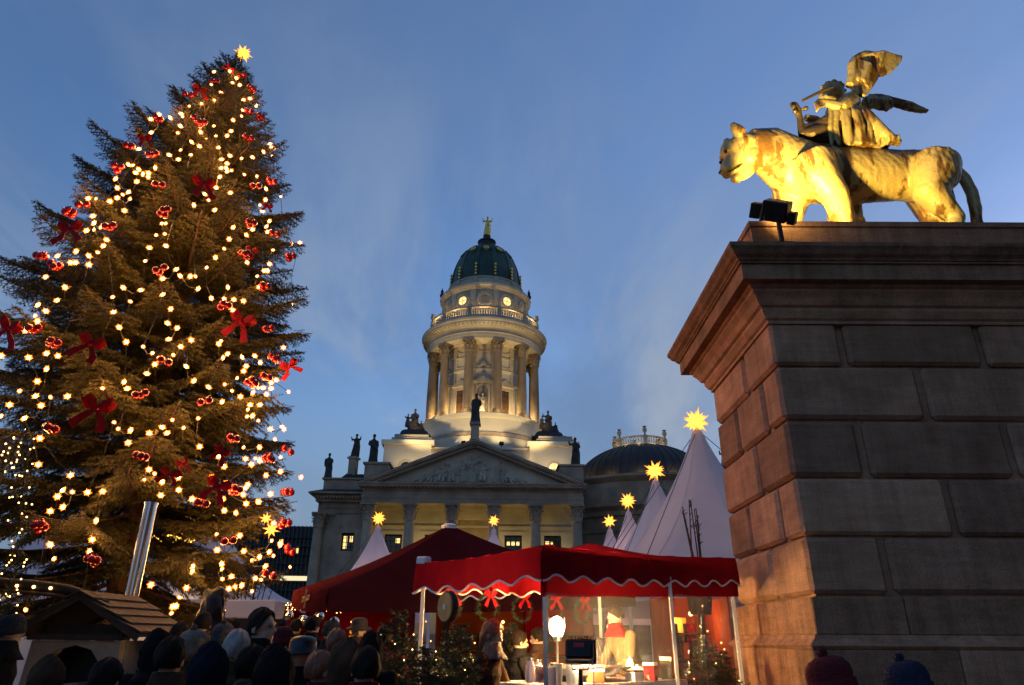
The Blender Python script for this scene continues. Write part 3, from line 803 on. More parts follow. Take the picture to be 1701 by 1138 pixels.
dome2 = m.obj('rotunda_dome', lead, ch, smooth=30)
m = MB()
for k in range(48):
    a = 2*PI*k/48
    m.tube([(RU+(r_+.03)*math.cos(a), RV+(r_+.03)*math.sin(a), z) for r_, z in prof[1:]], .06, 5)
stuff(m.obj('standing_seams', lead, dome2))
rtop = prof[-1]
bz = rtop[1]
m = MB(); m.lathe([(rtop[0]+.1, bz-.5), (rtop[0]+.15, bz), (4.2, bz+.15), (0.1, bz+.2)], 48, (RU, RV)); m.obj('lantern_ring', lead, dome2)
BR = 4.05
def balusters(par, R_, z, h, n, c_, mat, posts, name='balustrade'):
    m = MB()
    m.lathe([(R_-.2, z), (R_+.2, z), (R_+.2, z+.18), (R_-.2, z+.18), (R_-.2, z)], 72, c_, cap=False)
    m.lathe([(R_-.22, z+h-.2), (R_+.22, z+h-.2), (R_+.25, z+h), (R_-.25, z+h), (R_-.22, z+h-.2)], 72, c_, cap=False)
    o = m.obj(name, mat, par, smooth=30)
    bm_ = MB().lathe([(.06, 0), (.10, .05*h), (.14, .25*h), (.06, .5*h), (.09, .62*h)], 8).mesh('baluster', mat, smooth=True)
    for k in range(n):
        a = 2*PI*(k+.5)/n
        if any(abs((a-p_+PI) % (2*PI)-PI) < .06 for p_ in posts): continue
        link('baluster', bm_, o, (c_[0]+R_*math.cos(a), c_[1]+R_*math.sin(a), z+.17))
    pm_ = MB().box(-.32, .32, -.27, .27, 0, h+.04).mesh('pier', mat)
    for p_ in posts: link('pier', pm_, o, (c_[0]+R_*math.cos(p_), c_[1]+R_*math.sin(p_), z+.001), (0, 0, p_+PI/2))
    return o
balusters(ch, BR, bz+.15, 1.35, 64, (RU, RV), stone, [PI/3*k+PI/6 for k in range(6)])
urn_m = MB().lathe([(.28, 0), (.28, .1), (.12, .2), (.14, .35), (.34, .7), (.36, 1.0), (.18, 1.15), (.2, 1.25), (.34, 1.32), (.3, 1.4), (.0, 1.55)], 14).mesh('urn', stone, smooth=40)
for k in range(6):
    a = PI/3*k+PI/6
    u_ = link('stone_urn', urn_m, None, CW(RU+BR*math.cos(a), RV+BR*math.sin(a), bz+.15+1.38))
    tag(u_, 'pale stone urn on the balustrade crowning the low lead dome', 'urn', 'urns on the low dome')
for k in range(6):
    a = -PI/2-1.1+.44*k
    lamp('dome_uplight', 'POINT', CW(RU+(DR+.9)*math.cos(a), RV+(DR+.9)*math.sin(a), 22.6), 30, WARM, size=.1)
for k in range(6):
    a = -PI/2-1.2+.48*k
    lamp('lantern_uplight', 'POINT', CW(RU+(BR+.75)*math.cos(a), RV+(BR+.75)*math.sin(a), bz+.25), 6, WARM, size=.1)
    lamp('lantern_uplight', 'POINT', CW(RU+(BR-1.0)*math.cos(a), RV+(BR-1.0)*math.sin(a), bz+.5), 7, WARM, size=.1)

# ---- tower
_before = set(bpy.data.objects)
TU, TV = .55, 22.0
T0 = (TU, TV)
m = MB()
m.box(TU-12.6, TU+12.6, TV-11.6, TV+12, 10, 25.0).box(TU-12.9, TU+12.9, TV-11.9, TV+12.3, 25.0, 25.25)
m.obj('tower_base', plaster, ch)
for s_ in (-1, 1):          # corner blocks with lunette, stepped tops
    x0, x1 = sorted((TU+s_*6.6, TU+s_*12.9))
    m = MB(); m.box(x0, x1, TV-12.4, TV-5, 20, 25.4); m.box(x0-.35, x1+.35, TV-12.75, TV-5, 25.4, 26.0)
    m.obj('corner_block', plaster, ch)
    m = MB(); m.box(x0+.9, x1-.1, TV-12.2, TV-5.5, 26.002, 26.45).box(x0+1.2, x1-.5, TV-11.9, TV-6, 26.45, 26.95)
    m.obj('stepped_top', stone, ch)
    uc = (x0+x1)/2+s_*.1
    n_ = 14
    g = MB()
    for i in range(n_):
        a0, a1 = PI*i/n_, PI*(i+1)/n_
        g.add([(uc+math.cos(a)*r_, TV-12.46+dy, 22.35+math.sin(a)*r_) for dy in (0, .1) for a, r_ in ((a0, .72), (a1, .72), (a1, 1.02), (a0, 1.02))], [(0, 1, 2, 3), (0, 4, 5, 1), (2, 6, 7, 3)])
    gl = g.obj('lunette', stone, ch)
    MB().ngon([(uc+math.cos(PI*i/n_)*.72, TV-12.42, 22.35+math.sin(PI*i/n_)*.72) for i in range(n_+1)], (0, .03, 0)).obj('pane', litpane if s_ > 0 else glass, gl)
    MB().box(uc-.03, uc+.03, TV-12.47, TV-12.43, 22.35, 23.05).obj('muntin', iron, gl)
m = MB(); m.lathe([(10.0, 24.5), (10.0, 27.6), (9.75, 27.65), (9.75, 28.2), (9.55, 28.25), (9.55, 30.3), (9.75, 30.4), (9.9, 30.7), (9.9, 31.0), (9.4, 31.05), (6.0, 31.3)], 96, T0); m.obj('drum', plaster, ch, smooth=30)
m = MB(); m.lathe([(9.77, 27.7), (9.82, 27.7), (9.82, 28.2), (9.57, 28.24)], 96, T0, cap=False); m.obj('drum_band', stone_dk, ch, smooth=30)
WR = 6.55
NB = 12
def ringp(r_, a, z=0): return (TU+r_*math.sin(a), TV-r_*math.cos(a), z)
m = MB(); m.lathe([(WR, 31.0), (WR, 43.0)], 96, T0, cap=False)
m.lathe([(WR+.25, 31.0), (WR+.25, 31.9), (WR, 32.0)], 96, T0, cap=False)
m.lathe([(WR, 38.45), (WR+.2, 38.5), (WR+.25, 38.8), (WR, 38.9)], 96, T0, cap=False)
m.obj('tower_wall', plaster, ch, smooth=30)
zc0, zc1, zc2 = 31.35, 40.95, 42.75
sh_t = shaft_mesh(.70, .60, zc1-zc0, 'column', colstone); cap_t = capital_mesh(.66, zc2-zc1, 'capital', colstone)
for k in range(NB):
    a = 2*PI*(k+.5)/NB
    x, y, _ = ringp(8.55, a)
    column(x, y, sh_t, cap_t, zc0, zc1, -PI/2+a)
    # pilaster behind
    pl = MB().box(-.55, .55, -.18, .1, 31.3, 41.0).box(-.75, .75, -.32, .1, 41.0, 42.75)
    p_ = pl.obj('pilaster', stone, ch, loc=ringp(WR, a), rot=(0, 0, a))
    # bays
    ab = 2*PI*k/NB
    if abs((ab+PI) % (2*PI)-PI) > 1.75: continue
    x, y, _ = ringp(WR, ab)
    bay = link('bay', None, ch, (x, y, 0), (0, 0, ab))
    if k % 2:
        fr = MB().box(-1.05, -.78, -.22, .1, 31.9, 35.6).box(.78, 1.05, -.22, .1, 31.9, 35.6).box(-1.05, 1.05, -.225, .1, 35.6, 36.1)
        fr.box(-1.35, -1.1, -.12, .1, 31.9, 36.1).box(1.1, 1.35, -.12, .1, 31.9, 36.1)
        fr.ngon([(-1.45, -.5, 36.33), (1.45, -.5, 36.33), (0, -.5, 37.2)], (0, .6, 0)).box(-1.45, 1.45, -.5, .1, 36.09, 36.35)
        fr.obj('window_frame', stone, bay)
        MB().box(-1.1, -.85, -.2, .1, 39.3, 40.7).box(.85, 1.1, -.2, .1, 39.3, 40.7).box(-1.1, 1.1, -.203, .1, 39.1, 39.3).box(-1.1, 1.1, -.203, .1, 40.7, 40.9).obj('panel_frame', stone, bay)
        MB().box(-.78, .78, -.10, -.02, 32.1, 35.6).obj('window_pane', M('pane_%d' % k, (.10, .045, .018), .15, var=.3), bay)
        MB().box(-.05, .05, -.17, -.02, 32.1, 35.6).box(-.78, .78, -.165, -.02, 33.7, 33.85).box(-.78, .78, -.165, -.02, 34.7, 34.8).obj('muntin', wood_dk, bay)
    else:
        fr = MB().box(-1.1, -.8, -.3, .1, 31.9, 36.3).box(.8, 1.1, -.3, .1, 31.9, 36.3)
        n_ = 10
        for i in range(n_):
            a0, a1 = PI*i/n_, PI*(i+1)/n_
            fr.add([(math.cos(q)*rr, yy, 35.3+math.sin(q)*rr) for yy in (-.24, .05) for q, rr in ((a0, .8), (a1, .8), (a1, 1.08), (a0, 1.08))], [(0, 1, 2, 3), (0, 4, 5, 1)])
        fr.box(-1.3, 1.3, -.4, .1, 36.4, 36.65).ngon([(-1.5, -.5, 36.66), (1.5, -.5, 36.66), (0, -.5, 37.5)], (0, .6, 0))
        fr.ell((0, -.12, 39.6), (.55, .25, .5)).ell((-.75, -.05, 39.25), (.45, .16, .28)).ell((.75, -.05, 39.25), (.45, .16, .28)).ell((0, -.1, 40.15), (.25, .18, .22))
        fr.obj('niche_frame', stone, bay)
        nn = MB()
        nn.lathe([(.79, 31.95), (.79, 35.3), (.68, 35.75), (.42, 36.0), (0.01, 36.1)], 12, (0, .02), -PI, 0)
        nn.v = [(x_, y_*.25-.02, z_) for x_, y_, z_ in nn.v]
        nn.obj('niche', stone_dk, bay)
    gm = MB()
    for i in range(9):
        t = i/8; gm.ell((-.9+1.8*t, -.1, 41.9-.35*math.sin(PI*t)), (.16, .1, .12), 7, 5)
    stuff(gm.obj('garland', stone, bay))
# entablature ring
m = MB()
m.lathe([(7.75, 42.76), (9.3, 42.76), (9.3, 43.2), (9.38, 43.21), (9.38, 43.65), (9.5, 43.7), (9.5, 43.8), (9.3, 43.82), (9.3, 44.45), (9.45, 44.5), (9.6, 44.7), (10.15, 44.95), (10.3, 45.0), (10.3, 45.3), (10.45, 45.4), (10.5, 45.6), (10.5, 45.7), (9.3, 46.1), (9.2, 46.6), (6, 46.7)], 120, T0)
m.lathe([(6.4, 42.9), (7.8, 42.9), (7.8, 42.78)], 96, T0, cap=False)
m.obj('tower_entablature', stone, ch, smooth=30)
m = MB()
for k in range(96):
    a = 2*PI*k/96; c_, s_ = math.cos(a), math.sin(a)
    m.bar((TU+9.5*c_, TV+9.5*s_, 44.83), (TU+10.2*c_, TV+10.2*s_, 44.93), .3, .2)
stuff(m.obj('modillions', stone, ch))
balusters(ch, 9.0, 46.6, 1.6, 144, T0, stone, [2*PI*(k+.5)/12 for k in range(12)])
for k in range(12):
    a = 2*PI*(k+.5)/12
    q = link('stone_urn', urn_m, None, CW(*ringp(9.0, a, 48.22)))
    if abs((a+PI) % (2*PI)-PI) > 1.9: bpy.data.objects.remove(q); continue
    tag(q, 'pale stone urn on the balustrade of the tower above the columns', 'urn', 'urns on the tower balustrade')
# attic drum with oculi
AR = 7.15
m = MB(); m.lathe([(AR+.1, 46.5), (AR+.1, 48.4), (AR, 48.45), (AR, 52.0), (AR+.3, 52.1), (AR+.45, 52.4), (AR+.65, 52.6), (AR+.65, 52.95), (AR+.1, 53.2), (6.5, 53.3), (6.45, 54.5), (6.55, 54.55), (6.55, 54.8), (6.1, 54.9)], 96, T0); m.obj('attic_wall', stone, ch, smooth=30)
tor = MB()
for i in range(28):
    a0, a1 = 2*PI*i/28, 2*PI*(i+1)/28
    vs = []
    for a in (a0, a1):
        for rr, yy in ((.72, .0), (.72, -.14), (.82, -.2), (1.0, -.16), (1.12, -.22), (1.3, -.12), (1.3, .1)): vs.append((math.cos(a)*rr, yy, 50.3+math.sin(a)*rr))
    tor.add(vs, [(j, j+1, j+8, j+7) for j in range(6)])
tor_m = tor.mesh('oculus', stone, smooth=40)
disc = lambda r_, y0: [(math.cos(2*PI*i/24)*r_, y0, 50.3+math.sin(2*PI*i/24)*r_) for i in range(24)]
for k in range(12):
    a = 2*PI*k/12
    if abs((a+PI) % (2*PI)-PI) > 1.75: continue
    o = link('oculus', tor_m, ch, ringp(AR, a), (0, 0, a))
    MB().ngon(disc(.73, -.06), (0, .03, 0)).obj('pane', litpane if k % 2 else stone_dk, o)
    if k % 2: MB().box(-.03, .03, -.10, -.065, 49.6, 51.0).box(-.7, .7, -.103, -.065, 50.27, 50.33).obj('muntin', iron, o)
    aq = a+PI/12
    MB().box(-.45, .45, -.14, .1, 48.45, 52.0).obj('pilaster', stone, ch, loc=ringp(AR, aq), rot=(0, 0, aq))
    MB().box(-.35, .35, -.12, .1, 53.3, 54.5).obj('plinth', stone, ch, loc=ringp(6.5, aq), rot=(0, 0, aq))
# dome
prof = []
for k in range(17):
    t = k/16; a = t*1.30
    prof.append((6.05*math.cos(a)**.82, 54.85+8.35*math.sin(a)/math.sin(1.30)))
m = MB(); m.lathe(prof, 96, T0); dome = m.obj('dome', copper, ch, smooth=30)
for k in range(NB*1):
    a = 2*PI*(k+.5)/NB
    rb = MB(); w_ = .42
    vs = []
    for i, (r_, z) in enumerate(prof):
        ww = w_*(.45+.55*r_/6.05)
        c_ = Vector((math.sin(a), -math.cos(a), 0)); t_ = Vector((math.cos(a), math.sin(a), 0))
        o_ = Vector((TU, TV, z))
        vs += [o_+c_*(r_-.05)-t_*ww, o_+c_*(r_+.13)-t_*ww, o_+c_*(r_+.13)+t_*ww, o_+c_*(r_-.05)+t_*ww]
    fs = []
    for i in range(len(prof)-1):
        for j in range(3): fs.append((i*4+j, i*4+j+1, i*4+j+5, i*4+j+4))
    rb.add(vs, fs); rb.obj('rib', copper, dome)
    if abs((a+PI) % (2*PI)-PI) < 1.8:
        fo = MB()
        for q in range(4): r_, z = 6.28-.02*q, 55.4+.6*q; fo.ell(ringp(r_, a, z), (.2, .2, .28), 8, 6)
        fo.obj('gilt_festoon', gold, dome)
    am = 2*PI*k/NB
    if abs((am+PI) % (2*PI)-PI) < 1.8:
        i = 10; r_, z = prof[i]; r2, z2 = prof[i+1]
        n_ = Vector((z2-z, 0, r_-r2)).normalized()
        tilt = math.atan2(n_.z, n_.x)
        g = MB().lathe([(.0, .10), (.3, .12), (.34, .18), (.55, .16), (.62, .05), (.62, -.1)], 20).obj('gilt_medallion', gold, dome, smooth=40)
        g.location = ringp(r_+.03, am, z); g.rotation_euler = Euler((PI/2-tilt, 0, am), 'XYZ')
        g2 = MB().lathe([(.64, .08), (.72, .16), (.85, .12), (.88, -.1)], 20, cap=False).obj('medallion_ring', copper, dome, smooth=40)
        g2.location = g.location; g2.rotation_euler = g.rotation_euler
m = MB(); m.lathe([(2.1, 63.0), (2.2, 63.3), (1.85, 63.6), (1.5, 63.75), (1.5, 64.5), (1.65, 64.6), (1.65, 64.8), (1.1, 65.0), (.75, 65.3), (.62, 65.9), (.7, 66.0), (.5, 66.1)], 16, T0); m.obj('dome_crown', darkstat, ch, smooth=40)
for s_ in (-1, 1):          # dark flaming urns on the attic cornice
    a = s_*PI/2*.98
    o = MB().lathe([(.3, 0), (.3, .3), (.15, .45), (.18, .6), (.38, 1.0), (.36, 1.3), (.2, 1.5), (.22, 1.65), (.26, 1.9), (.1, 2.2), (.05, 2.5)], 12).obj('flame_urn', darkstat, None, smooth=40, loc=CW(*ringp(7.55, a, 53.0)))
    tag(o, 'dark flaming urn on the attic cornice beside the green dome', 'urn', 'flaming urns beside the dome')

# the round parts are drawn a little generously: draw them in towards the axis
KS = .962
for o in list(bpy.data.objects):
    if o in _before or o.name.startswith(('corner_block', 'stepped_top', 'tower_base', 'lunette')): continue
    if o.parent is None:
        lp = CM.inverted() @ o.location
        o.location = CW(TU+(lp.x-TU)*KS, TV+(lp.y-TV)*KS, lp.z)
    elif o.parent is ch:
        lx, ly = o.location.x, o.location.y
        if o.location.length < 1e-6:
            o.location.x, o.location.y = TU*(1-KS), TV*(1-KS); o.scale = (KS, KS, 1)
        else: o.location.x, o.location.y = TU+(lx-TU)*KS, TV+(ly-TV)*KS

# ---- floodlights on the church (small dark boxes with their beams)
def church_flood(u, v, z, tgt, energy, ang=100, size=.2, col=WARM, vis=True):
    p_ = CW(u, v, z); t_ = CW(*tgt)
    d = (t_-p_).normalized()
    if vis:
        g = thing('roof_floodlight', 'small dark floodlight on the church roof lighting the tower', 'floodlight', p_, 0, 'floodlights on the church roof')
        h = MB().cbox(-.3, .3, -.2, .15, -.25, .25, .04).obj('housing', iron, g); h.rotation_euler = d.to_track_quat('Y', 'Z').to_euler()
        MB().box(-.04, .04, -.04, .04, -.75, -.2).obj('foot', iron, g)
    lamp('flood_beam', 'SPOT', p_+d*.35, energy, col, None, t_, size, ang, .7)
for a, e_ in ((-.20, 100), (.24, 100), (-.66, 80), (.66, 80), (-1.15, 70), (1.15, 70)):
    x, y, _ = ringp(11.7, a); tx, ty, _ = ringp(9.0, a*.95)
    church_flood(x, y, 26.0, (tx, ty, 30.5), e_, 120)
for k in range(-3, 4):      # uplights standing on the ledge between columns and wall
    a = k*PI/6
    x, y, _ = ringp(7.75, a)
    lamp('ledge_uplight', 'POINT', CW(x, y, 32.0), 60 if k == 0 else 130, WARM, size=.15)
for k in range(-4, 4):
    a = (k+.5)*PI/6
    x, y, _ = ringp(9.75, a)
    lamp('column_uplight', 'POINT', CW(x, y, 31.6), 14, WARM, size=.1)
for k in range(-3, 4):
    a = k*PI/6
    x, y, _ = ringp(8.2, a)
    lamp('attic_uplight', 'POINT', CW(x, y, 47.2), 45, WARM, size=.15)
for s_ in (-1, 1):
    lamp('block_uplight', 'SPOT', CW(TU+s_*9.5, TV-14.6, 21.3), 120, WARM, None, CW(TU+s_*10, TV-12, 26), .2, 120, .8)
    lamp('block_uplight', 'SPOT', CW(TU+s_*5.2, TV-13.6, 23.0), 90, WARM, None, CW(TU+s_*9.5, TV-12.3, 25), .2, 110, .8)
for s_ in (-1, 1):          # far floods on the roof corners light the colonnade and dome
    lamp('tower_flood', 'SPOT', CW(s_*11.6, 3.0, 21.9), 2700, WARM, None, CW(TU, TV-6, 38), .4, 52, .5)
    lamp('tower_flood', 'SPOT', CW(s_*11.6, 3.0, 21.9), 2100, WARM, None, CW(TU, TV-6, 55), .4, 40, .6)
# lamps inside the portico, behind the columns
for u, e_ in ((-9.55, 190), (-4.8, 210), (0, 260), (4.8, 190), (9.55, 150)):
    lamp('portico_lamp', 'POINT', CW(u, 2.2, 9.4), e_*.45, YEL, size=.2)
lamp('door_lamp', 'POINT', CW(0, 6.2, 10.8), 120, (1.0, .80, .38), size=.2)
# ------------------------------------------------------------------ roof statues and pediment relief
def figure(seed, pose='stand', arm=0, H=3.6, twist=0, block=True):
    """draped stone figure about H tall, facing -y, as closed shapes"""
    r = rng(seed); b = MB(); k = H/1.9
    def q(x, y, z): return (x*k, y*k, z*k)
    if block: b.box(-.30*k, .30*k, -.26*k, .26*k, 0, .09*k)
    lean = r.uniform(-.06, .06)
    if pose == 'stand':
        hip = .95
        b.tube([q(0, 0, .08), q(.02, 0, .35), q(lean, 0, .75), q(lean, 0, 1.0)], [.24*k, .23*k, .21*k, .20*k], 14, sy=.8)
        for i in range(7):
            a = 2*PI*i/7+r.uniform(0, .5)
            b.tube([q(lean+.15*math.cos(a), .12*math.sin(a), 1.0), q(.20*math.cos(a), .17*math.sin(a), .5), q(.24*math.cos(a), .2*math.sin(a), .08)], [.04*k, .055*k, .07*k], 6)
        top = (lean*1.2, 0)
        b.tube([q(lean, 0, .95), q(top[0], 0, 1.2), q(top[0], 0, 1.42), q(top[0], 0, 1.52)], [.19*k, .17*k, .19*k, .10*k], 12, sy=.72)
    else:
        b.tube([q(0, .05, .1), q(0, .05, .55), q(0, .05, .8)], [.3*k, .27*k, .2*k], 12, sy=.85)
        b.tube([q(.1, .0, .52), q(.14, -.38, .55), q(.14, -.42, .15)], [.13*k, .12*k, .1*k], 8); b.tube([q(-.1, 0, .52), q(-.12, -.34, .5), q(-.16, -.36, .12)], [.13*k, .12*k, .1*k], 8)
        top = (lean*.5, .03)
        b.tube([q(0, .05, .6), q(top[0], .04, .9), q(top[0], .03, 1.1), q(top[0], .03, 1.2)], [.2*k, .17*k, .19*k, .1*k], 12, sy=.75)
    sh = 1.45 if pose == 'stand' else 1.13
    x0 = top[0]
    b.tube([q(x0, 0, sh), q(x0+.01, -.01, sh+.16)], [.075*k, .065*k], 8)
    b.ell(q(x0+.01, -.03, sh+.26), (.095*k, .115*k, .13*k), 10, 8); b.ell(q(x0+.01, .02, sh+.30), (.11*k, .115*k, .10*k), 10, 8)
    A = [((-.2, -.02, sh-.03), (-.27, -.05, sh-.28), (-.15, -.2, sh-.38)), ((-.2, -.02, sh-.03), (-.34, -.05, sh-.12), (-.38, -.1, sh+.12)), ((-.2, 0, sh-.03), (-.26, .02, sh-.3), (-.24, -.05, sh-.55))]
    for s_, ai in ((1, arm), (-1, (arm+1+seed) % 3)):
        pts = [q(x0-s_*p_[0], p_[1], p_[2]) for p_ in A[ai]]
        b.tube(pts, [.085*k, .065*k, .05*k], 8); b.ell(pts[-1], .06*k, 8, 6)
    b.tube([q(x0-.17, -.1, sh-.05), q(x0, -.17, sh-.4), q(x0+.18, -.14, sh-.6)], [.07*k, .08*k, .07*k], 7)
    b.tube([q(x0+.14, .1, sh), q(x0+.2, .14, .8 if pose == 'stand' else .4), q(x0+.18, .14, .1)], [.08*k, .1*k, .1*k], 7)
    return b
def fig_mesh(seed, vox=.075, mat=darkstat, **kw):
    me = remesh(figure(seed, **kw), vox, 1, None, 'figure'); me.materials.append(mat); return me
def statue(name, px, py, Yd, me, lab, rz=0, scale=1, grp=None, plinth=None):
    p_ = P(px, py, Yd)
    g = thing(name, lab, 'statue', p_, rz, grp); g.scale = (scale,)*3
    link('figure', me, g)
    return g, p_
F1, F2, F3, F4 = (fig_mesh(s_, arm=a) for s_, a in ((1, 0), (2, 1), (3, 2), (6, 0)))
def ped_part(g, w_, h, mat=stone_dk):
    MB().box(-w_/2, w_/2, -w_/2, w_/2, -h, -.001).box(-w_*.68, w_*.68, -w_*.68, w_*.68, -.28, .0).box(-w_*.62, w_*.62, -w_*.62, w_*.62, -h-.15, -h+.15).obj('plinth', mat, g)
def on(u, v, z): return CW(u, v, z)
def stat2(u, v, z, me, lab, rz, sc, ped_h=0, pw=1.0, name='roof_statue'):
    g = thing(name, lab, 'statue', CW(u, v, z), rz); g.scale = (sc,)*3
    link('figure', me, g)
    if ped_h: ped_part(g, pw/sc, ped_h/sc)
    return g
stat2(-17.5, 2.0, 19.08, F1, 'dark draped statue at the outer end of the low side wing parapet', .2, .90)
stat2(-14.95, 3.6, 22.1, F2, 'dark statue on its own tall plinth above the side wing roof', -.2, .86, 2.2, .9)
stat2(-12.35, 2.2, 20.96, F3, 'dark cloaked statue on the attic block between the pediment and the side wing', .1, 1.08)
stat2(12.25, 2.2, 20.96, F4, 'grey draped statue standing on the attic block between pediment and low dome', -.1, 1.05)
stat2(0, -.3, 25.55, F3, 'black cloaked statue on a plinth at the peak of the pediment before the tower', PI, 1.08, 2.2, .95)
stat2(34.0, 12.0, 22.6, F2, 'distant statue on the rotunda roof half hidden by the tallest white tent', .3, 1.0)
def group_mesh(seed):
    b = MB(); r = rng(seed)
    b.box(-1.9, 1.9, -1.1, 1.1, 0, .35)
    b.ell((0, 0, .35), (1.7, 1.0, .8), 14, 8); b.ell((.2, 0, 1.0), (1.0, .8, .7)); b.ell((-.9, -.2, .6), (.6, .5, .5)); b.ell((1.0, -.1, .6), (.6, .5, .45))
    b.merge(figure(seed, 'sit', 0, 2.9, block=False), Matrix.Translation((0, 0, 1.2)))
    b.merge(figure(seed+3, 'sit', 1, 2.0, block=False), Matrix.Translation((-.7, -.3, 1.25)) @ Matrix.Rotation(.6, 4, 'Z'))
    b.merge(figure(seed+5, 'sit', 2, 1.7, block=False), Matrix.Translation((.75, -.25, .75)) @ Matrix.Rotation(-.7, 4, 'Z'))
    me = remesh(b, .085, 1, None, 'figure_group'); me.materials.append(darkstat); return me
GA, GB = group_mesh(11), group_mesh(21)
for s_, me, lab in ((-1, GA, 'dark seated stone group on the stepped tower block above the side wing'), (1, GB, 'dark pyramid shaped stone group on the stepped block beside the low lead dome')):
    g = thing('statue_group', lab, 'statue', CW(TU+s_*9.4, TV-9.2, 26.95), 0)
    g.scale = (1.28,)*3
    link('figures', me, g)
# gilded figure on the dome
me = remesh(figure(5, arm=1, H=4.2, block=False), .07, 1, None, 'figure'); me.materials.append(gold)
g = thing('gilded_statue', 'gilded figure standing on the very top of the green dome', 'statue', CW(TU, TV, 66.0))
link('figure', me, g)
MB().lathe([(.55, -.15), (.6, .1), (.4, .25), (.5, .45), (.2, .6)], 14).obj('globe', gold, g, smooth=True)
# statue in the front niche of the tower
me = fig_mesh(9, .07, stone, H=3.0)
x, y, _ = ringp(WR*.98+.15, 0)
g = thing('niche_statue', 'pale statue in the niche between two tower columns, behind the peak statue', 'statue', CW(x, y-.1, 31.95)); link('figure', me, g)
# busts on the attic ledge
bust = remesh(MB().ell((0, 0, .45), (.5, .3, .45)).ell((0, 0, 1.1), (.26, .28, .32)).tube([(0, 0, .7), (0, 0, 1.0)], .16), .07, 1, None, 'bust'); bust.materials.append(stone)
for a in (-.27, .27, -.86, .86):
    x, y, _ = ringp(8.0, a)
    tag(link('stone_bust', bust, None, CW(x, y, 48.0), (0, 0, a)), 'pale stone bust before the attic wall between the round windows', 'bust', 'busts on the tower attic')
# pediment relief figures
RM = [fig_mesh(31, .06, stone, H=3.3, arm=1, block=False), fig_mesh(32, .06, stone, H=3.0, arm=0, block=False), fig_mesh(33, .06, stone, pose='sit', H=3.2, arm=1, block=False), fig_mesh(34, .06, stone, pose='sit', H=3.0, arm=2, block=False)]
for (u, z, i, tilt, sc, fl_) in ((-.15, 18.15, 0, 0, 1.02, 1), (1.0, 18.3, 2, .1, .95, 1), (-1.2, 18.25, 1, -.12, .95, -1), (2.5, 18.15, 1, .25, .95, 1), (-2.5, 18.15, 3, -.2, 1.0, 1), (-3.9, 18.15, 2, .25, 1.0, -1),
                              (3.7, 18.15, 2, -.3, .8, 1), (4.8, 18.2, 3, -.75, .8, 1), (-5.3, 18.15, 3, .45, .8, -1), (-6.6, 18.25, 2, 1.0, .72, 1), (6.2, 18.25, 2, -1.15, .65, -1), (-8.0, 18.25, 3, 1.35, .55, 1), (-.9, 20.2, 2, .4, .6, 1), (.7, 20.6, 3, -.4, .5, -1)):
    o = link('relief_figure', RM[i], ch, (u, -.42, z), (0, tilt, 0)); o.scale = (sc*fl_, sc*.75, sc)
m = MB()
r = rng(5)
for k in range(34):
    u = -9+18*k/33; m.ell((u, -.40, 18.12), (.5, .22, r.uniform(.12, .3)), 8, 5)
for k in range(14): m.ell((r.uniform(-3, 3), -.38, r.uniform(18.4, 20)), (r.uniform(.3, .6), .12, r.uniform(.3, .6)), 8, 6)
me = remesh(m, .07, 1, None, 'relief_ground'); me.materials.append(stone); link('relief_ground', me, ch)
